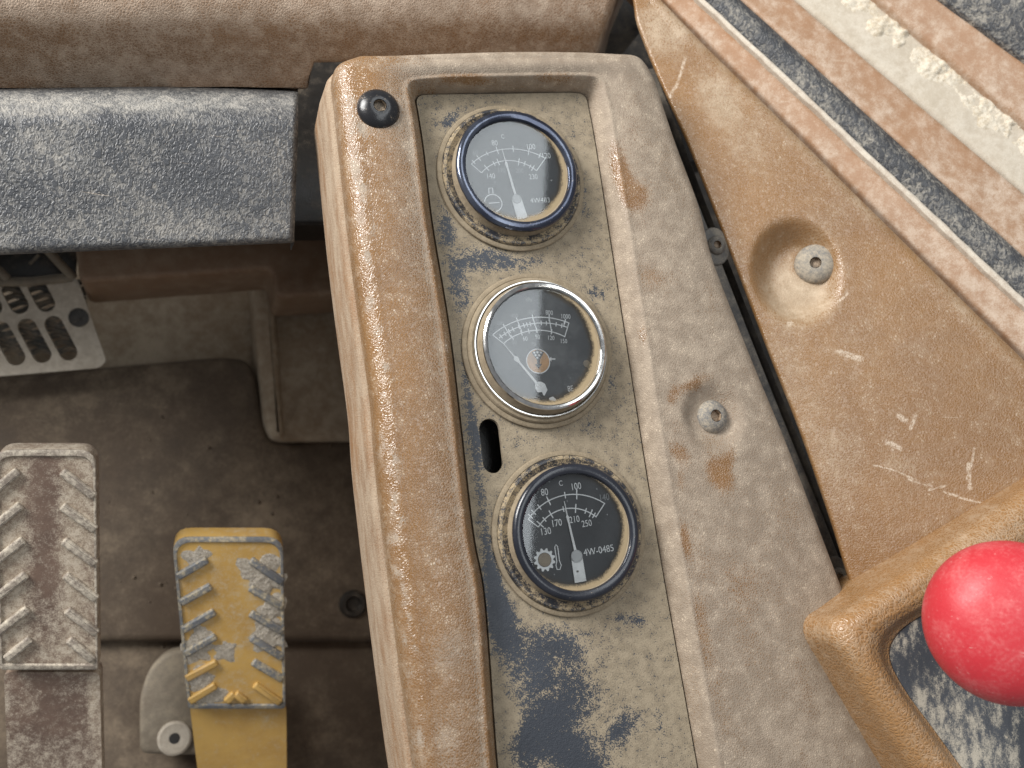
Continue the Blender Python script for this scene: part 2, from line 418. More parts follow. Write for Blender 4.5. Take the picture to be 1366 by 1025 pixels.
M['bead'] = dusty('seal_lip', base=(.42, .34, .26), base2=(.36, .28, .2), dust=(.52, .45, .37), dust2=(.6, .54, .45), amount=.6, grain=0, scratch=.2, big=40)
M['silldust'] = dusty('sill_dust', base=(.42, .36, .275), base2=(.37, .31, .235), dust=(.49, .43, .345), dust2=(.54, .485, .40), amount=.55, a=(.6, .5, .3, 0), grain=0, bump=.35, scratch=.0, big=18, rough=(.9, .97))
M['crust'] = dusty('dirt_crust', base=(.46, .38, .27), base2=(.38, .29, .19), dust=(.54, .48, .38), dust2=(.62, .56, .46), amount=.6, a=(.9, .9, .6, 0), grain=0, bump=.8, scratch=0, big=50, rough=(.9, .97))

def simple(name, col, rough, metal=0.0, var=.15, scale=200, bump=0.0, coat=0.0, spec=.5):
    m = NT(name); n = m.noise(scale, 4)
    dk = tuple(c * (1 - var) for c in col)
    nb = m.bump(n, bump, .0006) if bump else None
    return m.done(m.bsdf(m.mix(m.rng(n, .35, .65), dk, col), m.math('ADD', rough, m.amp(n, .1)), nb, metal, spec, coat))
M['print'] = simple('dial_print', (.82, .84, .84), .7)
M['print_faint'] = simple('dial_print_worn', (.26, .27, .28), .8)
M['dial'] = simple('dial_black', (.022, .025, .029), .75, var=.35, scale=120)
M['needle'] = simple('needle_white', (.78, .79, .78), .5)
M['hub'] = simple('hub_grey', (.42, .43, .43), .5)
M['orange'] = simple('emblem_orange', (.62, .33, .12), .7, var=.25, scale=400)
M['chrome'] = simple('bezel_chrome', (.80, .79, .77), .14, 1.0, var=.25, scale=300)

def red_material():
    m = NT('knob_red'); n1 = m.noise(45, 5, .65); n2 = m.noise(700, 3); n3 = m.noise(16, 3, .6)
    col = m.mix(m.rng(m.add(n1, m.amp(n2, .5), m.amp(n3, .6)), .40, .80), (.50, .030, .040), (.58, .14, .14))
    s1 = m.noise(1, 2, .6, m.mapping((.3, .2, .7), (30, 520, 200)))
    col = m.mix(m.math('MULTIPLY', m.math('MAXIMUM', m.rng(s1, .70, .76), m.rng(n2, .68, .74)), .45), col, (.62, .40, .36))
    return m.done(m.bsdf(col, m.rng(m.add(n1, m.amp(n3, .5)), .3, .7, .36, .66), m.bump(m.add(n1, n2), .14, .0008), spec=.5))
M['red'] = red_material()

def glass_material(name, R, clear, cover, tilt, seed):
    """thin pane: fresnel reflection over see-through, with settled dust thickest along the lower right rim"""
    m = NT(name)
    sx = m.n('ShaderNodeSeparateXYZ'); m.put(sx.inputs[0], m.tc)
    vl = m.n('ShaderNodeVectorMath', operation='LENGTH'); m.put(vl.inputs[0], m.tc)
    r = m.math('DIVIDE', vl.outputs['Value'], R)
    side = m.math('DIVIDE', m.add(m.math('MULTIPLY', sx.outputs[0], math.cos(tilt)), m.math('MULTIPLY', sx.outputs[1], math.sin(tilt))), R)
    of = m.mapping(); off = of.node; off.inputs['Location'].default_value = (seed, seed * 1.7, 0)
    n1 = m.noise(120, 5, .65, of); n2 = m.noise(1300, 3, .6, of); n3 = m.noise(45, 4, .6, of)
    rim = m.add(r, m.math('MULTIPLY', side, .13), m.amp(n1, .16), m.amp(n2, .10))
    edge = m.math('MULTIPLY', m.rng(rim, .94, 1.05), .92)
    film = m.math('MULTIPLY', m.rng(m.add(n3, m.math('MULTIPLY', side, -.10)), .30, .75, .3, 1.0), cover)
    speck = m.math('MULTIPLY', m.rng(m.noise(420, 2, .5, of), .70, .76), .45)
    mask = m.math('MAXIMUM', m.math('MAXIMUM', edge, film), speck)
    dcol = m.mix(m.rng(rim, .86, .96), (.34, .36, .37), (.36, .28, .175))
    dif = m.n('ShaderNodeBsdfDiffuse'); m.put(dif.inputs[0], dcol)
    tr = m.n('ShaderNodeBsdfTransparent')
    gl = m.n('ShaderNodeBsdfGlossy'); gl.inputs['Roughness'].default_value = clear; gl.inputs[0].default_value = (.95, .98, 1, 1)
    fr = m.n('ShaderNodeFresnel'); fr.inputs[0].default_value = 1.5
    f2 = m.math('MULTIPLY', fr.outputs[0], 1.9, clamp=True)
    a = m.n('ShaderNodeMixShader'); m.put(a.inputs[0], f2); m.t.links.new(tr.outputs[0], a.inputs[1]); m.t.links.new(gl.outputs[0], a.inputs[2])
    b = m.n('ShaderNodeMixShader'); m.put(b.inputs[0], mask); m.t.links.new(a.outputs[0], b.inputs[1]); m.t.links.new(dif.outputs[0], b.inputs[2])
    return m.done(b.outputs[0])

# ================================================================== SETTING
V = Vector
def quad_sheet(name, pts, mat, kind='structure'):
    return mesh_obj(name, pts, [tuple(range(len(pts)))], mat, kind=kind)

# lowest sheet that closes the cab body under all gaps
quad_sheet('ground', [V((-.9, -.6, -.46)), V((1.3, -.6, -.46)), V((1.3, 1.1, -.46)), V((-.9, 1.1, -.46))], M['dark'])
# floor mat of the footwell, its front edge turned up against the recess
ZF = -.30
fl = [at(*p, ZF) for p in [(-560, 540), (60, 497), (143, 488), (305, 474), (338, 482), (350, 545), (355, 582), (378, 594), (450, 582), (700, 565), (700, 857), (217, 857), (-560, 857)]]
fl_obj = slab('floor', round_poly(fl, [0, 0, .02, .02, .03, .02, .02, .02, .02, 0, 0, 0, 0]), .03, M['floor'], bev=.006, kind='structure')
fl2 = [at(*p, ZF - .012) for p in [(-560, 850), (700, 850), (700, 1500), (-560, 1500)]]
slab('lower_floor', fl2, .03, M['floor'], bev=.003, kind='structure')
# back of the footwell
slab('wall_recess', [at(*p, -.335) for p in [(-560, 330), (420, 330), (420, 560), (-560, 560)]], .02, M['well'], bev=.002, kind='structure')
slab('wall_post', round_poly([at(*p, -.284) for p in [(334, 352), (362, 350), (372, 470), (380, 586), (362, 584), (352, 560), (343, 470)]], .008), .06, M['well'], bev=.005, kind='structure')
slab('wall_end', round_poly([at(*p, -.292) for p in [(355, 350), (520, 340), (520, 588), (368, 588)]], .004), .06, M['well'], bev=.004, kind='structure')
slab('wall_underdash', round_poly([at(*p, -.235) for p in [(96, 300), (470, 290), (470, 392), (368, 398), (362, 359), (106, 377)]], .006), .05, M['under'], bev=.004, kind='structure')
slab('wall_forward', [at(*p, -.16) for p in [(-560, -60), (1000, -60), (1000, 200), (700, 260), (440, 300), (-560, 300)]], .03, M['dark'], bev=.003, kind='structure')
# dark grommet in the mat
g = thing('floor_grommet', at(471, 806, ZF), 'round black rubber grommet in the footwell mat beside the console', 'grommet')
lathe('ring', [(.0045, .001), (.006, .004), (.0085, .004), (.0105, .0005)], at(471, 806, ZF), M['dark'], g, cap0=True)

# ================================================================== CONSOLE
n_left, n_c, n_top, n_right = 150, 22, 70, 170
def loop_from(secs, z, smooth=True):
    out = []
    for pts, n in secs:
        P = [at(px, py, z) for px, py in pts]
        q = catmull(P, n)
        out += q if not out else q[1:]
    return out
inner_px = [([(707, 1300), (683, 1150), (665, 1025), (648, 800), (631, 700), (603, 456), (578, 300), (566, 200), (558, 148)], n_left),
            ([(558, 148), (556, 135), (561, 128), (574, 126.5)], n_c),
            ([(574, 126.5), (660, 125.5), (763, 124)], n_top),
            ([(763, 124), (775, 125.5), (782, 132), (785, 145)], n_c),
            ([(785, 145), (795, 200), (829, 420), (873, 700), (930, 1025), (952, 1150), (980, 1300)], n_right)]
outer_px = [([(612, 1300), (580, 1150), (554, 1025), (507, 660), (496, 534), (480, 417), (465, 300), (452, 180), (446, 128)], n_left),
            ([(446, 128), (444, 104), (450, 89), (472, 80)], n_c),
            ([(472, 80), (600, 77), (760, 75), (815, 76)], n_top),
            ([(815, 76), (845, 79), (859, 90), (871, 112)], n_c),
            ([(871, 112), (900, 198), (929, 276), (951, 358), (999, 480), (1033, 563), (1066, 646), (1127, 805), (1215, 1025), (1262, 1150), (1320, 1300)], n_right)]
IN = loop_from(inner_px, 0.0); OUT = loop_from(outer_px, 0.002)
ZR = .0105
def sstep(t): t = min(max(t, 0), 1); return t * t * (3 - 2 * t)
dimple_c = at(947, 557, .007)
def shell_height(p, z):
    q = p - dimple_c; r = math.hypot(q.x, q.y)
    z -= .0045 * (1 - sstep((r - .009) / .0105))
    z += .0005 * mnoise.noise(V((p.x * 16, p.y * 16, 3.1)))
    return z
vs = []; NV = 0
for i, (a, b) in enumerate(zip(IN, OUT)):
    a = V((a.x, a.y, 0)); b = V((b.x, b.y, 0))
    w = (b - a).length; e = (b - a).normalized(); row = []
    wr = min(.0095, w * .3); ro = min(.010, w * .3)
    row.append((.0009, -.0035)); row.append((.0009, .0002))
    for k in range(1, 15): row.append((.0009 + (wr - .0009) * k / 14, .0004 + (ZR - .0004) * min(1.0, (1.12 * math.sin(math.pi / 2 * (k / 14) ** .9) if k < 10 else 1.12 * math.sin(math.pi / 2 * (k / 14) ** .9) - .12 * ((k - 9) / 5) ** 1.0))))
    for k in range(1, 46): row.append((wr + (w - wr - ro) * k / 46, ZR + .0012 * math.sin(math.pi * k / 46)))
    for k in range(0, 13):
        t = math.pi / 2 * k / 12; row.append((w - ro + ro * math.sin(t), ZR - ro * .95 * (1 - math.cos(t))))
    row.append((w + .0002, -.0035)); row.append((w - .0012, -.0042))
    NV = len(row)
    for (s, z) in row:
        p = a + e * s
        p.z = shell_height(p, z) if s > wr * .6 and z > .002 else z
        vs.append(p)
console = thing('gauge_console', at(700, 700, -.10), 'dusty brown moulded console pod holding three round gauges in a dark inset plate', 'console')
dust_map = [
    # left rail: rubbed brown, lighter grain where dust sticks
    (556, 620, 76, 800, -7.5, -.84), (500, 150, 60, 55, 0, -.10),
    (600, 870, 24, 30, 0, .35), (582, 690, 20, 60, 0, .16), (596, 990, 20, 60, 0, .18), (548, 300, 20, 60, 0, .12), (540, 190, 20, 25, 0, .2), (505, 150, 34, 34, 0, .38),
    # right slab: wiped patches
    (826, 225, 12, 38, -12, -.75), (848, 262, 16, 16, 0, -.75), (838, 255, 10, 22, 0, -.5), (618, 105, 40, 9, 3, -.62), (742, 103, 26, 9, 0, -.38), (575, 150, 8, 50, 0, -.3),
    (926, 512, 22, 8, -28, -.7), (898, 528, 7, 16, 20, -.6), (907, 606, 11, 18, -35, -.62), (960, 632, 16, 26, -28, -.85), (972, 612, 9, 16, 28, -.6), (908, 640, 5, 14, 0, -.45),
    (858, 445, 8, 18, 0, -.4), (880, 370, 26, 14, 0, -.28), (914, 722, 6, 22, -10, -.6), (1000, 850, 20, 90, -20, -.12), (950, 900, 10, 90, -12, -.25), (935, 830, 10, 50, -10, -.35),
    (480, 110, 22, 22, 0, -.45), (700, 90, 200, 8, 0, .15)]
for k in range(60):                                          # scuffs along the outer shoulder of the rail
    f = random.random(); dust_map.append((462 + 92 * f + random.uniform(-2, 16), 110 + 900 * f, random.uniform(2.5, 7), random.uniform(4, 12), random.uniform(-40, 40), random.uniform(.15, .55)))
for k in range(70):                                          # uneven film on the slab
    f = random.random(); g_ = random.random(); dust_map.append((820 + 110 * f + g_ * (50 + 190 * f), 130 + 880 * f, random.uniform(6, 22), random.uniform(14, 50), random.uniform(-30, 0), random.uniform(-.22, .12)))
dust_map = [q if q[5] > -.38 or q[2] > 60 else q[:5] + (q[5] * 1.35,) for q in dust_map]
dm = blobs(vs, .92, dust_map)
for i in range(len(IN)):                                     # rubbed left wall and shoulder; wall shading and crest highlight put into the dust
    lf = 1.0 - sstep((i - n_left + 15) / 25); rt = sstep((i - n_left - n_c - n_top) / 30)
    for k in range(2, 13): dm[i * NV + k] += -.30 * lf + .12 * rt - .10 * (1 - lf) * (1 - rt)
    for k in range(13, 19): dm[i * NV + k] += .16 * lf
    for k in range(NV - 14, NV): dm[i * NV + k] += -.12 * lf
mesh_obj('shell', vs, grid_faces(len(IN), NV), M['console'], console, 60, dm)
vs = []
for a, b in zip(IN, OUT):
    a = V((a.x, a.y, 0)); b = V((b.x, b.y, 0)); e = (b - a).normalized(); w = (b - a).length
    sk = [(w - .006, -.0046), (w - .0008, -.0048), (w + .0012, -.006), (w + .0022, -.010), (w + .003, -.03), (w + .0025, -.055), (w - .001, -.068), (w - .006, -.075), (w - .014, -.079), (w - .045, -.082), (w - .05, -.12), (w - .05, -.31)]
    for s, z in sk: vs.append(V((a.x + e.x * s, a.y + e.y * s, z + (.0006 * mnoise.noise(V((a.x * 30, a.y * 30, z * 60))) if -.07 < z < -.01 else 0))))
mesh_obj('skirt', vs, grid_faces(len(IN), 12), M['skirt'], console, 50)

# inset plate with the slot hole and the three gauge holes
def stadium(p, q, r, n=10):
    d = (q - p).normalized(); s = V((-d.y, d.x)); out = []
    for k in range(n + 1):
        a = math.pi * k / n; out.append(p + s * r * math.cos(a) - d * r * math.sin(a))
    for k in range(n + 1):
        a = math.pi * k / n; out.append(q - s * r * math.cos(a) + d * r * math.sin(a))
    return out
plate_outer = [(p.x, p.y) for p in IN[::2]]
cen = V((sum(p[0] for p in plate_outer) / len(plate_outer), sum(p[1] for p in plate_outer) / len(plate_outer)))
GC = [V((.3313 * D, .4846 * D, 0)), V((.3653 * D, .2645 * D, 0)), V((.4033 * D, .0462 * D, 0))]
sp, sq = at(653, 573, 0), at(658, 617, 0)
slot = [(p.x, p.y) for p in stadium(V((sp.x, sp.y)), V((sq.x, sq.y)), .0051)]
def circ(c, r, n=40): return [(c.x + r * math.cos(2 * math.pi * k / n), c.y + r * math.sin(2 * math.pi * k / n)) for k in range(n)]
pv, pf = holed_data(plate_outer, [slot] + [circ(c, .026) for c in GC], .0025, .0024)
pdust = [(600, 160, 8, 16, 35, -.75), (578, 165, 6, 20, 0, -.2), (596, 308, 12, 26, -10, -.8), (640, 345, 46, 16, -8, -.75), (612, 385, 14, 34, -12, -.7), (690, 352, 40, 9, -5, -.5), (770, 345, 14, 8, 0, -.3), (795, 392, 14, 7, 20, -.55),
         (618, 470, 5, 50, -8, -.4), (624, 530, 6, 40, -8, -.6), (634, 590, 9, 40, -8, -.8), (640, 655, 7, 40, -8, -.6), (650, 730, 8, 40, -8, -.6), (659, 790, 14, 50, -8, -1.0), (672, 840, 22, 45, -8, -.95),
         (735, 868, 48, 34, 0, -.85), (705, 910, 32, 30, 0, -.6), (760, 930, 40, 34, 0, -.65), (725, 975, 46, 40, 0, -.85), (700, 1010, 20, 30, 0, -.5), (770, 1005, 34, 28, 0, -.7), (790, 1040, 50, 30, 0, -.5),
         (838, 826, 20, 7, 10, -.5), (856, 829, 7, 7, 0, -.4), (835, 965, 24, 18, -25, -.6), (820, 985, 18, 16, 0, -.5), (880, 965, 6, 26, -8, -.35), (786, 570, 6, 14, -8, -.4), (815, 512, 6, 16, -8, -.45), (780, 265, 4, 40, -8, -.3), (700, 590, 26, 10, 0, -.22),
         (685, 965, 10, 26, -8, .35), (745, 890, 8, 12, 0, .45), (735, 925, 9, 12, 0, .35)]
pw = [V(p) for p in pv]
plate = mesh_obj('gauge_plate', pw, pf, M['plate'], console, 40, blobs(pw, .86, [q[:5] + (q[5] * .82,) for q in pdust]))
plate['label'] = 'blue-black painted inset plate worn bare of tan dust in patches, with an oblong slot'
# shadowed box under the slot
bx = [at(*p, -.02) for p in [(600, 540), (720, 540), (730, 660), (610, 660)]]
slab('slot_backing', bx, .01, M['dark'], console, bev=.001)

def dome_bolt(name, c, r, h, mat, parent, n=V((0, 0, 1)), soc=.0031, tilt=0.0, label=None, collar=True):
    prof = [(r, -.002), (r, .0006)] + [(r * math.cos(a), .0006 + h * math.sin(a)) for a in [math.radians(d) for d in (8, 18, 28, 38, 48, 56, 63)]]
    rs = soc
    prof = [p for p in prof if p[0] > rs * 1.3] + [(rs * 1.25, h * .985), (rs * 1.02, h * .99), (rs, h * .95)]
    b = lathe(name, prof, c, mat, parent, n, 48, sharp=30)
    # hexagonal socket walls and floor
    x, y, nn = frame_of(n); vv, ff = [], []
    for hh in (h * .955, h * .955 - .0024):
        for k in range(6):
            a = math.pi / 3 * k + .35; vv.append(c + x * rs * math.cos(a) + y * rs * math.sin(a) + nn * hh)
    ff = grid_faces(2, 6, 0, True) + [tuple(range(6, 12))]
    mesh_obj('hex_socket', vv, ff, M['socket'], b, 20)
    if label: b['label'] = label
    return b
dome_bolt('bolt', at(504.5, 147.5, .0098), .0102, .0052, M['boltblack'], console, label='glossy black dome bolt on the upper rail')
dome_bolt('bolt', at(948, 557, .0052), .0088, .0056, M['boltgrey'], console, label='dust-covered dome bolt in a dimple of the right slab')

# ================================================================== GAUGES
GA = math.atan2(.4846 - .0462, .3313 - .4033) - math.pi / 2                # turn of the gauges in the plate
RB = .0313; ZD = .0062; ZG = .0088; HB = .0113
def text_mesh(body, size, xs=.82):
    c = bpy.data.curves.new('lettering', 'FONT'); c.body = body; c.size = size; c.align_x = 'CENTER'; c.align_y = 'CENTER'
    o = bpy.data.objects.new('lettering', c); COL.objects.link(o)
    dg = bpy.context.evaluated_depsgraph_get(); dg.update()
    me = o.evaluated_get(dg).to_mesh()
    v = [(p.co.x * xs, p.co.y) for p in me.vertices]; f = [tuple(p.vertices) for p in me.polygons]
    o.evaluated_get(dg).to_mesh_clear(); bpy.data.objects.remove(o); bpy.data.curves.remove(c)
    xs_ = [p[0] for p in v]; ys_ = [p[1] for p in v]
    mx, my = (min(xs_) + max(xs_)) / 2, (min(ys_) + max(ys_)) / 2
    return [(a - mx, b - my) for a, b in v], f, max(ys_) - min(ys_)
class Dial:
    def __init__(self, off, sc, dial_obj, z):
        self.off, self.sc, self.d, self.z = off, sc, dial_obj, z
    def p(self, X, Y, dz=0.0):
        return at(self.off[0] + X / self.sc, self.off[1] + Y / self.sc, self.z + dz)
    def text(self, body, X, Y, h, mat='print', rot=0.0, xs=.82, name='numeral', dz=.00012):
        c = self.p(X, Y, dz); hh = h / self.sc * .00036
        v, f, H = text_mesh(body, 1.0, xs); k = hh / H; a = GA + rot
        pts = [c + V(((x * math.cos(a) - y * math.sin(a)) * k, (x * math.sin(a) + y * math.cos(a)) * k, 0)) for x, y in v]
        mesh_obj(name, pts, f, M[mat], self.d, 0)
    def ribbon(self, pts, w, closed=False):
        vs, n = [], len(pts)
        for i, q in enumerate(pts):
            if closed: t = pts[(i + 1) % n] - pts[i - 1]
            else: t = pts[min(i + 1, n - 1)] - pts[max(i - 1, 0)]
            s = V((-t.y, t.x, 0)).normalized() * (w / 2); vs += [q + s, q - s]
        f = [(2 * i, 2 * i + 1, (2 * i + 3) % (2 * n), (2 * i + 2) % (2 * n)) for i in range(n if closed else n - 1)]
        return vs, f
    def circle3(self, a, b, c):
        a, b, c = self.p(*a), self.p(*b), self.p(*c)
        ax, ay, bx, by, cx, cy = a.x, a.y, b.x, b.y, c.x, c.y
        d = 2 * (ax * (by - cy) + bx * (cy - ay) + cx * (ay - by))
        ux = ((ax * ax + ay * ay) * (by - cy) + (bx * bx + by * by) * (cy - ay) + (cx * cx + cy * cy) * (ay - by)) / d
        uy = ((ax * ax + ay * ay) * (cx - bx) + (bx * bx + by * by) * (ax - cx) + (cx * cx + cy * cy) * (bx - ax)) / d
        return V((ux, uy, a.z)), math.hypot(ax - ux, ay - uy), math.atan2(ay - uy, ax - ux), math.atan2(cy - uy, cx - ux)
    def scale(self, arcs, ticks, lines, w=.00042, dz=.0001):
        vs, fs = [], []
        def put(v, f):
            o = len(vs); vs.extend([q + V((0, 0, dz + .00001 * random.random())) for q in v]); fs.extend([tuple(i + o for i in t) for t in f])
        cs = []
        for a in arcs:
            c, r, t0, t1 = self.circle3(*a); cs.append((c, r))
            put(*self.ribbon([c + V((r * math.cos(t0 + (t1 - t0) * k / 40), r * math.sin(t0 + (t1 - t0) * k / 40), 0)) for k in range(41)], w))
        for (k, X, Y, L) in ticks:
            c, r = cs[k]; q = self.p(X, Y); d = (q - c); d.z = 0; d.normalize(); q = c + d * r; q.z = c.z
            put(*self.ribbon([q - d * L / 2, q + d * L / 2], w * 1.1))
        for ln in lines: put(*self.ribbon([self.p(*q) for q in ln], w))
        mesh_obj('scale_marking', vs, fs, M['print'], self.d, 0)

def bez_wob(seed, am):
    def f(r, h, a):
        k = mnoise.noise(V((math.cos(a) * 2.2 + seed, math.sin(a) * 2.2, seed)))
        dent = max(0, mnoise.noise(V((math.cos(a) * 5 + seed, math.sin(a) * 5, 4 + seed))) - .15)
        return r * (1 + am * .25 * k - am * .8 * dent * (1 if h > .005 else 0)), h - am * .01 * dent
    return f
def gauge(i, label, bezel_mat, seed, R=RB, kind='black'):
    c = GC[i]
    t = thing('gauge', c, label, 'gauge', None)
    # pressed dusty flange, raised collar, can wall
    lathe('mounting_ring', [(.0262, .0006), (.0382, .0006), (.0388, .0011), (.0386, .0017), (.0380, .0021), (.0366, .0022), (.0362, .0016)], c, M['flange_tan'], t, seg=96, wob=bez_wob(seed, .004))
    colr = M['flange'] if kind == 'black' else M['flange_tan']
    lathe('collar', [(.0364, .0012), (.0362, .0030), (.0356, .0037), (.0346, .0039), (.0340, .0035), (.0326, .0030), (.0318, .0028)], c, colr, t, seg=96, wob=bez_wob(seed + 3, .006))
    if kind == 'chrome':
        lathe('base_ring', [(.0340, .0034), (.0340, .0052), (.0337, .0058), (.0332, .0058), (.0328, .0052)], c, M['chrome'], t, seg=96)
        lathe('can_wall', [(.0330, .0030), (.0318, .0075), (.0308, .0098)], c, M['flange_tan'], t, seg=96)
        lathe('bezel', [(R - .0008, .0090), (R, .0104), (R - .0002, .0112), (R - .0010, .0117), (R - .0020, .0114), (R - .0026, .0106), (R - .0029, ZG - .0004)], c, bezel_mat, t, seg=128, wob=bez_wob(seed, .003))
        rg = R - .0029
    else:
        lathe('can_wall', [(.0318, .0026), (.0308, .0050), (.0304, .0085)], c, M['flange_tan'], t, seg=96)
        am = .05 if i == 0 else .006
        lathe('bezel', [(R - .0012, .0074), (R, .0082), (R + .0002, .0098), (R - .0004, .0108), (R - .0013, HB), (R - .0030, HB + .0002), (R - .0042, HB - .0004), (R - .0046, HB - .0012), (R - .0047, ZG - .0006)], c, bezel_mat, t, seg=128, wob=bez_wob(seed, am * .35))
        rg = R - .0047
        # dirt packed inside the rim
    lathe('rim_dirt', [(rg + .0004, ZG + .0009), (rg - .0004, ZG + .0005), (rg - .0011, ZG + .0002)], c, M['flange_tan'], t, seg=96, wob=lambda r, h, a: (rg + .0004 - (rg + .0004 - r) * (.08 + .55 * max(0, math.cos(a + .45)) * (.75 + .5 * mnoise.noise(V((a * 3, seed, 0))))), h))
    d = lathe('dial', [(.0005, ZD), (.01, ZD), (R - .002, ZD)], c, M['dial'], t, seg=64, cap0=True)
    gm = glass_material('gauge_glass_%d' % i, rg, .035, (.15, .17, .05)[i], (-.5, -.4, -.6)[i], seed)
    gv, gf = lathe_data([(.0004, 0), (rg * .5, 0), (rg + .0003, 0)], c + V((0, 0, ZG)), seg=64, cap0=True)
    gob = mesh_obj('glass', gv, gf, gm, t, 0)
    # glass texture is centred on the pane
    gob.location.z = ZG
    for v in gob.data.vertices: v.co.z -= ZG
    return t, d
def needle(D_, t, tip, knot, hub, tail, tw, mat='needle', knotw=.0014):
    z = .0011
    T, K, H, E_ = (D_.p(*q, z) for q in (tip, knot, hub, tail))
    def strip(pts, ws, n):
        vs = []
        for i, q in enumerate(pts):
            dd = pts[min(i + 1, len(pts) - 1)] - pts[max(i - 1, 0)]; s = V((-dd.y, dd.x, 0)).normalized()
            vs += [q + s * ws[i] / 2, q - s * ws[i] / 2]
        top = len(vs); vs += [q - V((0, 0, .0004)) for q in vs]
        m = len(pts); f = [(2 * i, 2 * i + 1, 2 * i + 3, 2 * i + 2) for i in range(m - 1)]
        f += [(top + 2 * i, top + 2 * i + 2, top + 2 * i + 3, top + 2 * i + 1) for i in range(m - 1)]
        for i in range(m - 1):
            f += [(2 * i, 2 * i + 2, top + 2 * i + 2, top + 2 * i), (2 * i + 1, top + 2 * i + 1, top + 2 * i + 3, 2 * i + 3)]
        f += [(0, top, top + 1, 1), (2 * m - 2, 2 * m - 1, top + 2 * m - 1, top + 2 * m - 2)]
        return mesh_obj(n, vs, f, M[mat], t, 30)
    k0 = K.lerp(T, .12)
    return strip([T, k0, K, K.lerp(H, .15), H], [.0003, .0006, knotw, .0009, .0013], 'needle'), T, K, H, E_, strip

# --- upper gauge: water temperature
t, d = gauge(0, 'dial gauge with dented blue-black bezel and code 4W483, at the head of the plate', M['gaugeblue'], 1.3)
G = Dial((560, 120), 4.658, d, ZD)
G.scale([((320, 462), (545, 368), (782, 428)), ((385, 516), (545, 440), (725, 503))],
        [(0, 337, 452, .0026), (0, 368, 428, .0034), (0, 418, 396, .0022), (0, 480, 374, .0040), (0, 580, 370, .0034), (0, 675, 396, .0040), (0, 737, 430, .0030),
         (1, 417, 488, .0036), (1, 463, 463, .0026), (1, 487, 450, .0036), (1, 615, 447, .0040), (1, 650, 462, .0030), (1, 686, 475, .0024), (1, 703, 486, .0036)],
        [[(320, 462), (385, 518)], [(782, 422), (724, 505)]])
for b, X, Y, h, m_ in [('60', 345, 392, 34, 'print_faint'), ('80', 465, 330, 36, 'print'), ('C', 515, 290, 28, 'print'), ('100', 692, 353, 38, 'print'), ('120', 787, 409, 38, 'print'), ('140', 443, 535, 35, 'print'),
                       ('170', 510, 500, 32, 'print_faint'), ('200', 620, 502, 32, 'print_faint'), ('230', 705, 540, 35, 'print'), ('F', 470, 578, 24, 'print_faint')]:
    G.text(b, X, Y, h, m_)
G.text('4W483', 747, 686, 34, name='part_code', xs=.95)
vs, fs = [], []
def put(v, f):
    o = len(vs); vs.extend(v); fs.extend([tuple(i + o for i in q) for q in f])
cc = G.p(457, 703, .0001)
put(*G.ribbon([cc + V((.0044 * math.cos(a), .0044 * math.sin(a), 0)) for a in [math.radians(-70 + 250 * k / 30) for k in range(31)]], .00055))
put(*G.ribbon([G.p(430, 705, .0001), G.p(495, 700, .0001)], .0005))
put(*G.ribbon([G.p(x, y, .0001) for x, y in [(430, 645), (428, 612), (452, 610), (455, 645)]], .0005))
mesh_obj('coolant_symbol', vs, fs, M['print'], d, 0)
nd, T, K, H, E_, strip = needle(G, t, (510, 366), (537, 455), (602, 678), (640, 800), 70)
tl = strip([H.lerp(E_, -.12), H, E_], [.0036, .0052, .0056], 'needle_tail')
lathe('hub', [(.0024, 0), (.0024, .0003), (.0022, .0004), (.0021, .0002), (.0006, .0002)], G.p(602, 678, .0012), M['hub'], t, cap1=True, seg=24)

# --- middle gauge: pressure
t, d = gauge(1, 'dial gauge with thin chrome bezel and small orange funnel emblem', M['chrome'], 4.1, R=.0313, kind='chrome')
G = Dial((600, 350), 4.658, d, ZD)
G.scale([((266, 452), (515, 344), (740, 378)), ((305, 472), (490, 386), (728, 405)), ((335, 505), (540, 423), (715, 464))],
        [(0, 340, 400, .0026), (0, 420, 362, .0034), (0, 515, 344, .0030), (0, 617, 347, .0034), (0, 716, 368, .0026)] +
        [(1, x, y, .0022) for x, y in [(320, 464), (345, 448), (372, 433), (395, 420), (430, 403), (460, 393), (480, 388), (500, 385), (525, 382), (568, 381), (600, 383), (660, 390), (695, 397)]] +
        [(2, x, y, .0026) for x, y in [(390, 472), (445, 442), (490, 428), (540, 423), (632, 430)]],
        [[(266, 452), (335, 507)], [(740, 376), (713, 466)], [(340, 402), (380, 466)], [(420, 362), (450, 440)], [(515, 344), (540, 424)], [(617, 347), (632, 432)], [(712, 366), (708, 402)]], w=.0005)
for b, X, Y, h, m_ in [('200', 312, 378, 26, 'print_faint'), ('400', 402, 333, 26, 'print_faint'), ('600', 510, 312, 27, 'print_faint'), ('800', 618, 313, 29, 'print'), ('1000', 722, 337, 29, 'print'), ('30', 402, 497, 26, 'print_faint'), ('60', 468, 474, 28, 'print'),
                       ('90', 546, 464, 28, 'print'), ('120', 631, 470, 28, 'print'), ('150', 710, 490, 28, 'print'), ('PSI', 522, 508, 24, 'print_faint'), ('kPa', 492, 232, 26, 'print_faint')]:
    G.text(b, X, Y, h, m_, rot=-.12)
G.text('8E', 750, 785, 36, name='part_code')
ec = G.p(549, 615, .0001)
em = lathe('emblem', [(.0004, 0), (.0058, 0)], ec, M['orange'], d, seg=40, cap0=True)
rv, rf = G.ribbon([ec + V((.0059 * math.cos(2 * math.pi * k / 40), .0059 * math.sin(2 * math.pi * k / 40), .00008)) for k in range(40)], .0005, True)
mesh_obj('emblem_ring', rv, rf, M['print'], d, 0)
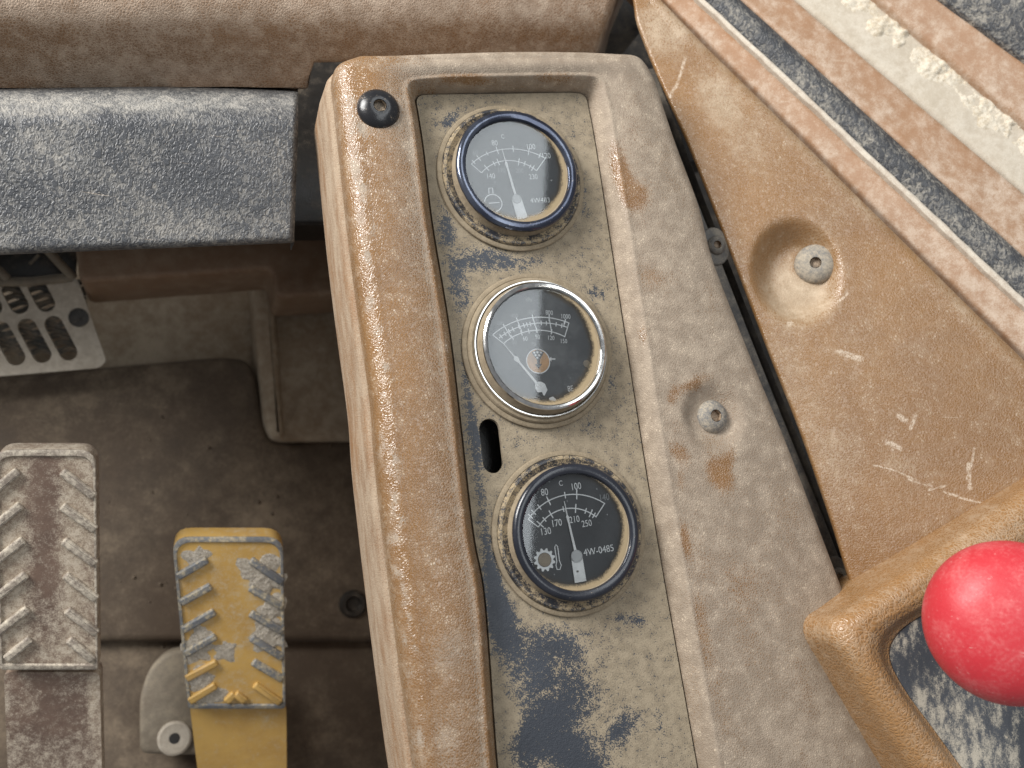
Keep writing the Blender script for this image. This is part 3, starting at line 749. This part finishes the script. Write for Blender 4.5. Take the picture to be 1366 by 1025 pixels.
fun = [G.p(x, y, .0003) for x, y in [(508, 560), (545, 543), (585, 560), (560, 605), (560, 632), (574, 632), (552, 662), (530, 634), (543, 634), (541, 605)]]
mesh_obj('funnel_symbol', fun, [tuple(range(10))], M['dial'], d, 0)
for x, y in [(525, 562), (545, 560), (566, 562), (533, 578), (555, 578), (544, 594)]:
    lathe('funnel_dot', [(.0002, 0), (.00055, 0)], G.p(x, y, .0005), M['print'], d, seg=10, cap0=True)
av = [G.p(x, y, .0001) for x, y in [(615, 602), (632, 586), (630, 597), (656, 598), (656, 606), (630, 606), (634, 618)]]
mesh_obj('arrow_symbol', av, [tuple(range(7))], M['print'], d, 0)
nd, T, K, H, E_, strip = needle(G, t, (330, 500), (412, 598), (560, 775), (655, 855), 20, knotw=.0026)
strip([G.p(*q, .0013) for q in [(538, 748), (548, 760), (568, 782), (590, 800), (585, 828)]], [.0012, .0044, .0058, .0030, .0006], 'needle_tail')
strip([G.p(*q, .0012) for q in [(618, 850), (640, 848), (660, 858)]], [.001, .0022, .0008], 'counterweight')
lathe('zero_stop', [(.0003, 0), (.0018, .0), (.0018, .0006), (.0003, .0007)], G.p(848, 632, .0002), M['flange_tan'], d, seg=20, cap1=True)

# --- lower gauge: oil temperature
t, d = gauge(2, 'dial gauge with smooth black bezel and code 4W-0485, below the oblong slot', M['gaugeblack'], 7.7)
G = Dial((620, 580), 4.1, d, ZD)
G.scale([((346, 464), (548, 331), (766, 378)), ((402, 505), (560, 404), (718, 450))],
        [(0, 358, 446, .0030), (0, 374, 422, .0030), (0, 405, 393, .0030), (0, 458, 362, .0044), (0, 548, 331, .0030), (0, 612, 331, .0046),
         (1, 414, 492, .0044), (1, 435, 463, .0026), (1, 472, 437, .0040), (1, 540, 410, .0026), (1, 606, 404, .0042), (1, 660, 420, .0028), (1, 688, 432, .0040), (1, 706, 442, .0030)],
        [[(346, 462), (402, 506)], [(766, 374), (716, 452)]], w=.0005)
for b, X, Y, h, m_ in [('80', 436, 314, 36, 'print'), ('C', 525, 266, 28, 'print'), ('100', 611, 282, 36, 'print'), ('140', 765, 342, 36, 'print_faint'), ('130', 445, 528, 36, 'print'), ('170', 505, 482, 36, 'print'),
                       ('210', 600, 463, 34, 'print'), ('250', 667, 485, 34, 'print')]:
    G.text(b, X, Y, h, m_)
G.text('4W-0485', 732, 632, 36, name='part_code', xs=.9)
gc_ = G.p(437, 685, .0001); tv = []
for k in range(48):
    a = 2 * math.pi * k / 48; r = .0053 if (k // 2) % 2 else .0043
    tv.append(gc_ + V((r * math.cos(a), r * math.sin(a), 0)))
tv += [gc_ + V((.0033 * math.cos(2 * math.pi * k / 48), .0033 * math.sin(2 * math.pi * k / 48), 0)) for k in range(48)]
mesh_obj('gear_symbol', tv, [(k, (k + 1) % 48, 48 + (k + 1) % 48, 48 + k) for k in range(48)], M['print'], d, 0)
lathe('gear_centre', [(.0003, 0), (.0031, 0)], gc_, M['flange_tan'], d, seg=24, cap0=True)
th = [G.p(x, y, .0001) for x, y in [(492, 614), (499, 602), (508, 612), (518, 690), (528, 714), (520, 738), (505, 738), (499, 716), (503, 692)]]
rv, rf = G.ribbon(th, .0004, True); mesh_obj('thermometer_symbol', rv, rf, M['print'], d, 0)
nd, T, K, H, E_, strip = needle(G, t, (544, 364), (562, 450), (612, 665), (634, 806), 65)
strip([H.lerp(E_, -.1), H, E_], [.0040, .0056, .0058], 'needle_tail')
lathe('hub', [(.0029, 0), (.0029, .0003), (.0027, .0004), (.0026, .0002), (.0006, .0002)], G.p(612, 665, .0012), M['hub'], t, cap1=True, seg=28)
lathe('rivet', [(.0005, 0), (.0005, .0004)], G.p(617, 748, .0012), M['rail'], t, cap1=True, seg=12)

# ================================================================== SIDE PANEL AND DOOR SILL
NS = SP.n
left_px = [(838, -60), (846, 0), (849, 24), (858, 50), (876, 95), (918, 190), (950, 270), (985, 360), (1031, 480), (1069, 576), (1109, 692), (1142, 795), (1190, 910), (1270, 1100)]
right_px = [(812, -70), (873, -10), (883, 0), (1015, 129), (1109, 222), (1200, 312), (1289, 400), (1366, 475), (1480, 588), (1640, 745)]
Lp = catmull([SP.at(*p) for p in left_px], 190); Rp = catmull([SP.at(*p) for p in right_px], 190)
dc = SP.at(1068, 362)
xs_, ys_, _ = frame_of(NS)
vs = []
for a, b in zip(Lp, Rp):
    w = (b - a).length; e = (b - a).normalized(); row = [(.010, -.006), (.0008, -.0044), (.0, -.0025), (.0002, -.0012), (.0008, -.0003), (.0016, 0), (.0022, 0)]
    rr = min(.012, w * .3)
    for k in range(1, 91): row.append((.0022 + (w - rr - .0022) * k / 90, 0.0))
    for k in range(1, 9):
        q = math.pi / 2 * k / 8; row.append((w - rr + rr * math.sin(q), .0024 * math.sin(q * 1.2) - rr * .55 * (1 - math.cos(q))))
    row.append((w, -.020))
    for s, h in row:
        p = a + e * s
        if h > -.004:
            q = p - dc; u, v = q.dot(xs_), q.dot(ys_)
            r = math.hypot(u * 1.05, v * .88)
            h -= .0125 * (1 - sstep((r - .0135 - .003 * u / max(r, 1e-4)) / (.015 - .006 * u / max(r, 1e-4)))) * (1 + .25 * (-u + v) / .03 if r < .032 else 1)
            h += .0004 * mnoise.noise(p * 12)
        vs.append(p + NS * h)
side = thing('side_panel', SP.at(1060, 420, -.02), 'brown grained side trim panel with one deeply dimpled bolt, between console and door sill', 'trim panel')
sd = [(1075, 400, 40, 34, -20, .75), (1040, 380, 26, 40, 0, .45), (1100, 300, 20, 20, 0, .1), (955, 130, 26, 40, -30, .42), (990, 180, 30, 60, -30, .3), (1070, 520, 30, 120, -20, .22), (1130, 470, 40, 30, 0, .1), (885, 40, 40, 40, 0, .45),
      (1000, 120, 14, 160, -45, .22), (1150, 270, 12, 160, -45, .22), (1260, 560, 60, 70, 0, -.10), (1120, 620, 30, 60, 0, .18), (1200, 620, 26, 12, 20, .25), (1085, 355, 40, 46, 0, .25), (1300, 430, 10, 80, -45, .25), (1180, 330, 50, 50, 0, -.12)]
mesh_obj('panel', vs, grid_faces(190, len(row)), M['side'], side, 60, blobs(vs, .08, sd))
nb_ = (NS + xs_ * -.10 + ys_ * -.02).normalized()
dome_bolt('bolt', SP.at(1087, 353, -.0100), .0112, .0058, M['boltgrey'], side, n=(NS + xs_ * -.30 + ys_ * -.12).normalized(), label='grey dusty dome bolt sunk in the dimple')

def line_pts(p, q, t0, t1, h, n):
    return [SP.at(p[0] + (q[0] - p[0]) * t, p[1] + (q[1] - p[1]) * t, h) for t in [t0 + (t1 - t0) * k / (n - 1) for k in range(n)]]
def strip_obj(name, A, B, hA, hB, mat, parent=None, crown=0.0, nacross=12, n=120, rnd=.002, label=None, jitter=0.0, thick=.03):
    a = line_pts(*A, -.25, 1.45, hA, n); b = line_pts(*B, -.25, 1.45, hB, n); vs = []
    cols = nacross + 5
    for i, (p, q) in enumerate(zip(a, b)):
        w = (q - p).length; e = (q - p).normalized()
        j1 = jitter * mnoise.noise(p * 120); j2 = jitter * mnoise.noise(q * 120 + V((5, 0, 0)))
        rw = [(j1, -thick), (j1, -rnd), (j1 + rnd * .35, -rnd * .3)]
        for k in range(nacross):
            f = k / (nacross - 1); rw.append((rnd + (w - 2 * rnd) * f, crown * math.sin(math.pi * f)))
        rw += [(w - rnd * .2 + j2, -rnd * .5), (w + j2, -thick)]
        for s, h in rw: vs.append(p + e * s + NS * (h + .0004 * mnoise.noise((p + e * s) * 60)))
    return mesh_obj(name, vs, grid_faces(n, cols), mat, parent, 50)
A = ((887, 0), (1293, 400)); B = ((934, 0), (1359, 400)); C = ((941, 0), (1365, 397)); Dl = ((990, 0), (1366, 341)); E2 = ((1062, 0), (1366, 257)); F = ((1172, 0), (1366, 164)); G2 = ((1262, 0), (1366, 77)); H2 = ((1420, 0), (1500, 60))
o = strip_obj('sill_strip', A, B, -.008, -.006, M['sill']); tag(o, 'narrow scuffed brown strip between the side panel edge and the black seal', 'trim strip')
o = strip_obj('rubber_seal', C, Dl, -.004, -.004, M['rubber'], crown=.003, rnd=.0016); tag(o, 'dusty black rubber door seal with a pale lip along one edge', 'rubber seal')
lip = strip_obj('lip', ((932, 0), (1357, 401)), ((941.5, 0), (1365, 397)), -.0025, -.0025, M['bead'], o, crown=.0008, nacross=5, rnd=.0004, jitter=.0006, thick=.006)
o = strip_obj('sill_rail', Dl, E2, -.009, -.013, M['sill']); tag(o, 'wide scuffed brown rail between the rubber seal and the pale dusty ledge', 'trim strip')
o = strip_obj('sill_ledge', E2, F, -.018, -.018, M['silldust'], rnd=.003); tag(o, 'pale ledge thick with cream dust, between two brown rails', 'ledge')
o = strip_obj('outer_rail', F, G2, -.013, -.010, M['sill'], rnd=.003); tag(o, 'brown outer rail between the dirt-crusted ledge and the thick black edge', 'trim strip')
o = strip_obj('outer_seal', G2, H2, -.006, -.006, M['rubber'], crown=.010, rnd=.003); tag(o, 'thick black dirty seal at the outer edge of the door sill', 'rubber seal')
# dried dirt heaped along the ledge
vs, nA, nB = [], 260, 30
for i in range(nA):
    t = -.25 + 1.55 * i / (nA - 1)
    p = SP.at(1100 + (1366 - 1100) * t, 8 + 212 * t, -.0178); q = SP.at(1184 + (1366 - 1184) * t, -4 + 166 * t, -.0178)
    ww = .8 + .4 * mnoise.noise(V((t * 6, 1, 2))); pk = max(.35, .6 + .9 * mnoise.noise(V((t * 7 + 3, 0, 5))))
    for k in range(nB):
        f = k / (nB - 1); s = p.lerp(q, (1 - ww) * .6 + f * (1 - (1 - ww) * .6) + .03 * mnoise.noise(V((t * 60, f * 3, 0))))
        env = math.sin(math.pi * min(max(f, 0), 1)) ** .7
        rough = .5 + .6 * mnoise.noise(s * 90) + .45 * mnoise.noise(s * 220) + .25 * mnoise.noise(s * 600)
        vs.append(s + NS * (-.0012 + .0048 * env * pk * max(rough, .05)))
o = mesh_obj('dirt_crust', vs, grid_faces(nA, nB), M['crust'], None, 0); tag(o, 'flaking cream dirt crust heaped along the pale door ledge', 'dirt', kind='stuff')

# steel rail in the gap beside the console
rl = thing('mounting_rail', at(1000, 480, -.04), 'narrow dusty steel rail with two bolts in the gap beside the console', 'rail')
RL = [(862, 92), (893, 170), (925, 255), (960, 345), (1005, 460), (1045, 560), (1090, 670), (1140, 795), (1190, 920)]
LL = [(838, 96), (870, 172), (902, 258), (936, 348), (980, 463), (1020, 563), (1064, 673), (1112, 798), (1160, 922)]
a = catmull([at(x + 2, y, -.011) for x, y in RL], 60); b = catmull([at(x, y, -.011) for x, y in LL], 60)
vs = []
for p, q in zip(b, a):
    e = (q - p).normalized(); w = (q - p).length
    for s, h in [(0, -.03), (0, 0), (w - .0022, 0), (w - .0006, -.0006), (w, -.002), (w, -.03)]: vs.append(p + e * s + V((0, 0, h)))
mesh_obj('rail', vs, grid_faces(60, 6), M['rail'], rl, 30)
a = catmull([at(x + 12, y, -.03) for x, y in RL], 60); b = catmull([at(x + 3, y, -.03) for x, y in RL], 60)
vs = []
for p, q in zip(b, a):
    e = (q - p).normalized(); w = (q - p).length
    for s, h in [(0, -.03), (0, 0), (w - .001, 0), (w, -.001), (w, -.03)]: vs.append(p + e * s + V((0, 0, h)))
mesh_obj('flange', vs, grid_faces(60, 5), M['rail'], rl, 30)
for px, py in [(955, 328), (1117, 770)]:
    c = at(px, py, -.0095)
    slab('tab', [c + V((.0092 * math.cos(q), .0110 * math.sin(q), -.0003)) for q in [2 * math.pi * k / 28 for k in range(28)]], .004, M['rail'], rl, bev=.001)
    dome_bolt('bolt', c + V((0, 0, .0002)), .0052, .0026, M['rail'], rl, soc=.0022, n=V((-.2, -.1, 1)))

# ================================================================== CONTROL BOX AND KNOB
ZB = .040
BP = Plane(at(1100, 838, ZB), at(1366, 655, ZB + .012), at(1211, 1025, ZB + .004))
NB = BP.n
bi = [([(1420, 722), (1366, 748), (1300, 783), (1236, 817)], 50), ([(1236, 817), (1208, 835), (1192, 852), (1186, 870), (1190, 890), (1200, 910)], 30), ([(1200, 910), (1215, 933), (1250, 980), (1283, 1025), (1340, 1100), (1420, 1200)], 70)]
bo = [([(1440, 600), (1366, 650), (1249, 732), (1124, 815)], 50), ([(1124, 815), (1110, 823), (1103, 833), (1102, 844), (1105, 856), (1111, 867)], 30), ([(1111, 867), (1155, 937), (1211, 1025), (1262, 1105), (1330, 1210)], 70)]
def bloop(secs, h):
    out = []
    for pts, n in secs:
        q = catmull([BP.at(*p, h) for p in pts], n); out += q if not out else q[1:]
    return out
BI, BO = bloop(bi, -.004), bloop(bo, -.010)
box = thing('control_box', BP.at(1250, 960, -.06), 'glossy tan-brown moulded box with a black inset plate, carrying the red knob', 'control box')
vs = []
for a, b in zip(BI, BO):
    e = (b - a); e -= NB * e.dot(NB); w = e.length; e.normalize()
    row = [(0, -.004), (0, .0002), (.0006, .0008)]
    for k in range(1, 13): f = k / 12; row.append((.0006 + w * .34 * f, .0008 + .0036 * sstep(f)))
    for k in range(1, 6): row.append((w * (.34 + .26 * k / 5) + .0006 * (1 - k / 5), .0044 + .0006 * math.sin(math.pi * k / 5)))
    for k in range(1, 15):
        q = math.pi / 2 * k / 14; row.append((w * .60 + w * .40 * math.sin(q), .0044 - .0110 * (1 - math.cos(q))))
    row += [(w + .0002, -.012), (w + .0006, -.03), (w + .001, -.055)]
    for s, h in row: vs.append(a + e * s + NB * (h + .0003 * mnoise.noise((a + e * s) * 40)))
mesh_obj('housing', vs, grid_faces(len(BI), len(row)), M['box'], box, 60)
pl = [p + NB * .0003 for p in BI] + [BP.at(1560, 1200, -.004), BP.at(1560, 720, -.004)]
slab('inset_plate', pl, .003, M['boxplate'], box, bev=.0006, n=NB)['label'] = 'black plate streaked with pale dust'
KC = at(1345, 830, .098)
kn = (NB * 1.0 + V((-.42, -.10, 0))).normalized()
knob = thing('knob', KC - kn * .03, 'big red rubbed mushroom knob above the black plate of the brown box', 'knob')
KR = .0335
prof = [(.009, -.020), (.018, -.0175), (.027, -.0125), (.0315, -.0075), (.0332, -.003), (KR, .0005)]
for k in range(1, 22):
    q = math.pi / 2 * k / 22; prof.append((KR * math.cos(q) ** .92, .0005 + .0225 * math.sin(q)))
prof.append((.0006, .0230))
lathe('head', prof, KC, M['red'], knob, n=kn, seg=96, cap1=True, cap0=True)
lathe('stem', [(.0075, -.09), (.0075, -.018)], KC, M['dark'], knob, n=kn, seg=32, cap0=True)

# ================================================================== DASH
# padded brown roll across the top
roll = thing('dash_roll', at(400, 30, -.10), 'padded brown dusty dashboard roll lying above the black pad and console', 'dashboard')
vs = []; nx = 340
for i in range(nx):
    f = i / (nx - 1); x0 = -520 + 1326 * f
    low = 116 + 1.2 * math.sin(x0 / 60); lim = 200 if x0 < 410 else (118 - 34 * sstep((x0 - 410) / 8) if x0 < 418 else 84 - 10.5 * (x0 - 418) / 356)
    edge = sstep((806 - x0) / 10)
    rows = []
    for k in range(46):
        g_ = k / 45
        if k == 0: px, py, z = x0, low + 3, -.11
        elif k == 1: px, py, z = x0, low + .5, -.062
        else:
            q = (k - 2) / 43; py = low * (1 - q) + (-150) * q
            z = -.068 + .040 * math.sin(min(1, q * 1.7) * math.pi / 2) - .05 * max(0, q - .62) ** 1.3 * 2 + .004 * sstep((q - .05) / .3)
        py = min(py, lim)
        x1 = x0 if x0 < 760 else x0 - (py - 72) * .36 * sstep((x0 - 760) / 46) 
        z -= (1 - edge) * .05
        p = at(x1, py, z)
        p.z += .0022 * mnoise.noise(V((p.x * 9, p.y * 9, 2))) + .0008 * mnoise.noise(V((p.x * 40, p.y * 40, 6)))
        rows.append(p)
    vs += rows
rdust = [(90, 45, 130, 16, 2, -.18), (250, 72, 60, 14, 0, -.1), (270, 15, 200, 22, 0, .3), (600, 10, 200, 20, 0, .25), (700, 45, 120, 12, 3, -.15), (500, 60, 120, 12, 0, .05), (20, 5, 60, 20, 0, .3), (300, 100, 400, 14, 0, .22)]  # pale smears along the crest put the roll's sheen into the dust colour
mesh_obj('padding', vs, grid_faces(nx, 46), M['roll'], roll, 60, blobs(vs, .52, rdust))
# black pad below it
pad = thing('dash_pad', at(200, 230, -.11), 'dusty black grained dash pad hanging over the footwell beside the console', 'dash pad')
vs = []; nx = 340
prof = [(-4, -.075), (-1, -.068), (0, -.062), (4, -.055), (12, -.049), (24, -.0445), (36, -.0425), (44, -.0415)]
for i in range(nx):
    f = i / (nx - 1); x0 = -520 + 917.5 * f
    top = 117 + (6 * ((x0 - 200) / 200) ** 2 if x0 > 200 else 2 * ((200 - x0) / 200)); bot = 340.5 - 16 * x0 / 392 - 3 * math.exp(-((x0 - 60) / 60) ** 2) * 0
    ed = sstep((397.5 - x0) / 5.0)
    rows = [(x0, top + dy, z) for dy, z in prof]
    for k in range(1, 41):
        q = k / 40; rows.append((x0 - 5 * q * sstep((x0 - 330) / 67), top + 44 + (bot - 10 - top - 44) * q, -.0415 - .012 * q))
    rows += [(x0 - 5, bot - 5, -.0545), (x0 - 5, bot - 1, -.0575), (x0 - 5, bot, -.062), (x0 - 5, bot - 1, -.066), (x0 - 5, bot - 3, -.075)]
    for x, y, z in rows:
        p = at(x, y, z - (1 - ed) * .004)
        if -.06 < z: p.z += .0016 * mnoise.noise(V((p.x * 14, p.y * 14, 9))) + .0006 * mnoise.noise(V((p.x * 45, p.y * 45, 9)))
        vs.append(p)
NR = len(rows)
last = len(vs) - NR
f_ = grid_faces(nx, NR)
end = []                                                               # right end face
for k in range(NR):
    p = vs[last + k]; vs.append(V((p.x - .0005, p.y, -.075)))
f_ += [(last + k, last + k + 1, last + NR + k + 1, last + NR + k) for k in range(NR - 1)]
bd = [(200, 138, 400, 15, 0, .42), (140, 158, 22, 9, 0, -.35), (30, 165, 40, 8, -8, -.2), (260, 230, 50, 50, 0, -.22), (110, 225, 60, 18, 30, .12), (60, 195, 50, 18, 25, .1), (330, 200, 60, 60, 0, -.08), (60, 270, 70, 30, 0, -.1), (200, 300, 160, 22, 0, .12), (180, 170, 40, 10, 0, -.15), (375, 220, 14, 80, 0, .08)]  # pale top band: dust plus the light on its upward face, as colour
mesh_obj('cover', vs, f_, M['pad'], pad, 60, blobs(vs, .29, bd))
# bracket block glimpsed behind the roll, between it and the side panel
o = slab('hinge_block', round_poly([at(*p, -.075) for p in [(795, -60), (870, -60), (858, 42), (800, 42)]], .004), .06, M['rail'], None, bev=.004); tag(o, 'grey-brown block in the dark gap between dashboard roll and side panel', 'block')

# ================================================================== HEATER VENT
VP = Plane(at(105, 372, -.262), at(142, 483, -.275), at(-60, 500, -.275))
vx = (VP.at(105, 420) - VP.at(0, 425)).normalized(); vy = VP.n.cross(vx)
vo = VP.at(60, 430)
def v2(px, py):
    q = VP.at(px, py) - vo; return V((q.dot(vx), q.dot(vy)))
outer = round_poly([V((*v2(*p), 0)) for p in [(-330, 380), (103, 371), (142, 482), (132, 491), (-330, 530)]], .003)
outer = [(p.x, p.y) for p in outer]
k_ = (VP.at(100, 430) - VP.at(90, 430)).length / 10
slots = []
for c in range(-10, 1):
    dx = 35.5 * c
    slots.append(stadium(v2(71.5 + dx, 433 - dx * .10), v2(91 + dx * .985, 470 - dx * .09), 12.4 * k_))
    slots.append(stadium(v2(50 + dx, 385 - dx * .06), v2(61 + dx, 405 - dx * .07), 12.4 * k_))
hv, hf = holed_data(outer, [[(p.x, p.y) for p in s] for s in slots], .005)
vent = thing('heater_vent', vo - VP.n * .03, 'pale dusty heater vent cover with rounded slots, under the black pad', 'vent')
mesh_obj('cover', [vo + vx * p[0] + vy * p[1] + VP.n * p[2] for p in hv], hf, M['vent'], vent, 30)
# corrugated heater core behind the slots
vs, fs = [], []
NJ = 58
FX0 = v2(-318, 440).x
for r_ in range(11):
    base = -.022 + .0048 * r_
    o_ = len(vs)
    for j in range(NJ):
        x_ = FX0 + (.0265 - FX0) * j / (NJ - 1); wv = .0018 * math.sin(j * 1.1 + r_ * 1.3)
        for dy, h in ((0, -.010), (.0022, -.0065 + wv), (.0044, -.010)):
            vs.append(vo + vx * x_ + vy * (base + dy + wv * .8) + VP.n * h)
    fs += grid_faces(NJ, 3, o_)
mesh_obj('fin_core', vs, fs, M['fin'], vent, 25, kind='stuff')
lathe('dimple_shade', [(.0066, .0002), (.0062, .0008), (.0050, .0010), (.0008, .0004)], VP.at(105, 424), M['dark'], vent, n=VP.n, cap1=True, seg=32)  # dark disc; the shade inside a dimple put into its colour
vs, fs = [], []
v1, f1 = tube_data([VP.at(-330, 381, .012), VP.at(40, 376, .012), VP.at(96, 370, .012)], .0032); 
mesh_obj('frame_bar', v1, f1, M['bracket'], vent)
v1, f1 = tube_data([VP.at(98, 371, .012), VP.at(80, 352, .018), VP.at(60, 330, .025)], .003)
mesh_obj('frame_bar', v1, f1, M['bracket'], vent)
v1, f1 = tube_data([VP.at(10, 372, .013), VP.at(-14, 350, .018), VP.at(-30, 330, .025)], .003)
mesh_obj('frame_bar', v1, f1, M['bracket'], vent)
slab('dark_backing', [VP.at(*p, -.004) for p in [(-330, 326), (104, 312), (101, 368), (-330, 378)]], .004, M['dark'], vent, bev=.0005)  # added dark panel that blackens the opening and hides the pale wall
v1, f1 = tube_data([VP.at(40, 352, -.004), VP.at(52, 340, .0)], .0012)
mesh_obj('wire', v1, f1, M['bracket'], vent)

# ================================================================== PEDALS
def pedal(name, label, P, outline, rad, ribs, low, mat, ribmats, dust_l, base_d, muds=()):
    c = P.at(outline[0][0], outline[0][1])
    t = thing(name, P.at(*low[2], -.03), label, 'pedal', None)
    pts = round_poly([P.at(*p) for p in outline], rad, 5)
    n = P.n; pts2 = []
    # pad: subdivided grid top so that wear can vary
    us = [P.at(*p) for p in outline]
    ax = (us[1] - us[0]).normalized(); ay = n.cross(ax); o_ = us[0]
    loc = [((p - o_).dot(ax), (p - o_).dot(ay)) for p in pts]
    hv, hf = holed_data(loc, [], .013, .004)
    wv = [o_ + ax * p[0] + ay * p[1] + n * p[2] for p in hv]
    mesh_obj('tread_pad', wv, hf, M[mat], t, 30, blobs(wv, base_d, dust_l))
    # raised border around the pad
    cen_ = sum(pts, V((0, 0, 0))) / len(pts)
    ring = []
    for ins, h in [(0, -.0004), (.0, .0006), (.0008, .0012), (.0026, .0012), (.0032, .0002)]:
        for p in pts:
            ring.append(p + (cen_ - p).normalized() * ins * 1.2 + n * h)
    mesh_obj('pad_border', ring, grid_faces(5, len(pts), 0, True), M[ribmats[0]], t, 40)
    for i, rb in enumerate(ribs):
        (x0, y0), (x1, y1) = rb[0], rb[1]
        a, b = P.at(x0, y0, .0005), P.at(x1, y1, .0005); e = (b - a).normalized(); s = n.cross(e) * .0024
        q = round_poly([a + s, b + s, b - s, a - s], .0012, 3); q = [p + n * .0021 for p in q]
        slab('tread_rib', q, .0026, M[rb[2] if len(rb) > 2 else ribmats[i % len(ribmats)]], t, bev=.0013, n=n)
    lp = round_poly([P.at(*p, -.006) for p in low], .004, 4)
    hv2 = [((p - o_).dot(ax), (p - o_).dot(ay)) for p in lp]
    hv, hf = holed_data(hv2, [], .014, .005)
    wv = [o_ + ax * p[0] + ay * p[1] + n * (p[2] - .006) for p in hv]
    mesh_obj('lower_plate', wv, hf, M[mat], t, 30, blobs(wv, base_d - .12, dust_l))
    for (mx, my, r, hgt) in muds:
        mc = P.at(mx, my, .0002); vv = []; nr = 9; ns = 26; rr = r * .00045
        for j in range(nr):
            fr_ = j / (nr - 1)
            for k in range(ns):
                a = 2 * math.pi * k / ns; r2 = rr * fr_ * (1 + .8 * mnoise.noise(V((math.cos(a) * 1.8 + mx, math.sin(a) * 1.8 + my, 0))))
                p = mc + ax * r2 * math.cos(a) + ay * r2 * math.sin(a)
                vv.append(p + n * (hgt * (1 - fr_ ** 3) * (.7 + .6 * mnoise.noise(p * 300)) - .0002 * fr_))
        mesh_obj('mud_patch', vv, grid_faces(nr, ns, 0, True), M['mud'], t, 0)
    return t
PY = Plane(at(230, 720, -.165), at(380, 720, -.165), at(320, 945, -.215))
def zy(X, Y): return (160 + X / 3.058, 690 + Y / 3.058)
yr = []
for a, b in [((235, 242), (357, 172)), ((248, 348), (372, 280)), ((255, 460), (387, 384)), ((265, 557), (392, 484))]: yr.append((zy(*a), zy(*b), 'greyrib'))
for a, b in [((270, 657), (397, 590)), ((282, 750), (392, 684))]: yr.append((zy(*a), zy(*b), 'yellowrib'))
for a, b in [((532, 174), (665, 264)), ((530, 285), (665, 366)), ((532, 390), (665, 466)), ((535, 490), (665, 572)), ((542, 588), (665, 660))]: yr.append((zy(*a), zy(*b), 'greyrib'))
yr.append((zy(548, 682), zy(655, 755), 'yellowrib')); yr.append((zy(432, 752), zy(470, 718), 'yellowrib')); yr.append((zy(470, 718), zy(512, 750), 'yellowrib'))
pedal('accelerator_pedal', 'ochre yellow pedal with grey worn chevron ribs and mud flakes', PY, [(229, 716), (378, 716), (381, 945), (251, 945)], [.011, .011, .003, .003], yr,
      [(253, 942), (382, 942), (384, 1260), (292, 1260)], 'yellow', ['greyrib'], [(265, 745, 16, 8, 0, .5), (345, 780, 22, 30, 0, .3), (360, 850, 22, 30, 0, .3), (265, 900, 16, 20, 0, .4), (300, 870, 22, 8, -20, .5), (355, 960, 14, 8, 0, .4)], .26,
      [(345, 768, 26, .0010), (360, 776, 22, .0009), (362, 812, 18, .0009), (357, 845, 22, .0010), (365, 855, 16, .0009), (262, 745, 16, .0008), (262, 868, 20, .0009), (264, 908, 18, .0012), (280, 930, 18, .0008), (302, 868, 14, .0006), (268, 848, 12, .0008)])
PB = Plane(at(-5, 600, -.125), at(128, 600, -.125), at(60, 893, -.175))
def zb(X, Y): return (X / 2.304, 580 + Y / 2.304)
br = [(zb(*a), zb(*b)) for a, b in [((190, 112), (292, 190)), ((190, 218), (295, 292)), ((195, 324), (296, 397)), ((200, 430), (298, 505)), ((205, 538), (300, 610)), ((210, 628), (288, 692)),
                                    ((58, 110), (-28, 180)), ((66, 215), (-24, 288)), ((74, 322), (-22, 396)), ((82, 428), (-18, 505)), ((88, 534), (-12, 610)), ((96, 626), (18, 690))]]
pedal('brake_pedal', 'large brown pedal caked with pale dried dust between chevron ribs', PB, [(-8, 600), (128, 600), (131, 893), (0, 893)], [.009, .009, .002, .002], br,
      [(5, 897), (133, 897), (141, 1260), (20, 1260)], 'brownpedal', ['brownrib'], [(60, 700, 22, 140, 0, -.38), (100, 700, 24, 170, 0, .25), (15, 720, 24, 170, 0, .28), (70, 950, 50, 50, 0, -.28), (40, 940, 12, 20, 0, .3), (60, 870, 50, 20, 0, .15), (75, 740, 10, 10, 0, .3), (128, 930, 8, 60, 0, .5)], .50)
# bracket with bolt boss between the pedals
brk = thing('floor_bracket', at(235, 960, ZF), 'rounded brown steel bracket with one bolt boss, on the floor between the pedals', 'bracket')
slab('plate', round_poly([at(*p, -.268) for p in [(186, 1006), (186, 930), (198, 893), (222, 870), (262, 864), (310, 880), (310, 1010)]], .006), .03, M['bracket'], brk, bev=.003)
lathe('bolt_boss', [(.0110, .0), (.0106, .0016), (.0092, .0022), (.0080, .0018), (.0058, .0018), (.0035, .0012), (.0032, -.002)], at(233, 985, -.2679), M['vent'], brk, cap1=True, seg=36)
lathe('bolt_hole', [(.0001, .0013), (.0034, .0013)], at(233, 985, -.2679), M['dark'], brk, seg=24)
# loose crumbs of dirt trodden into the mat
vs, fs = [], []
for k in range(48):
    px, py = random.uniform(135, 520), random.uniform(520, 1015)
    c = at(px, py, ZF if py < 850 else ZF - .012); r = random.uniform(.0006, .0019); o_ = len(vs)
    for dx, dy, dz in [(1, 0, .1), (.3, .9, 0), (-.8, .6, .1), (-.7, -.7, 0), (.4, -.9, .1), (.1, .1, .9)]:
        j = random.uniform(.7, 1.3); vs.append(c + V((dx * r * j, dy * r * j, dz * r * j)))
    fs += [(o_ + i, o_ + (i + 1) % 5, o_ + 5) for i in range(5)]
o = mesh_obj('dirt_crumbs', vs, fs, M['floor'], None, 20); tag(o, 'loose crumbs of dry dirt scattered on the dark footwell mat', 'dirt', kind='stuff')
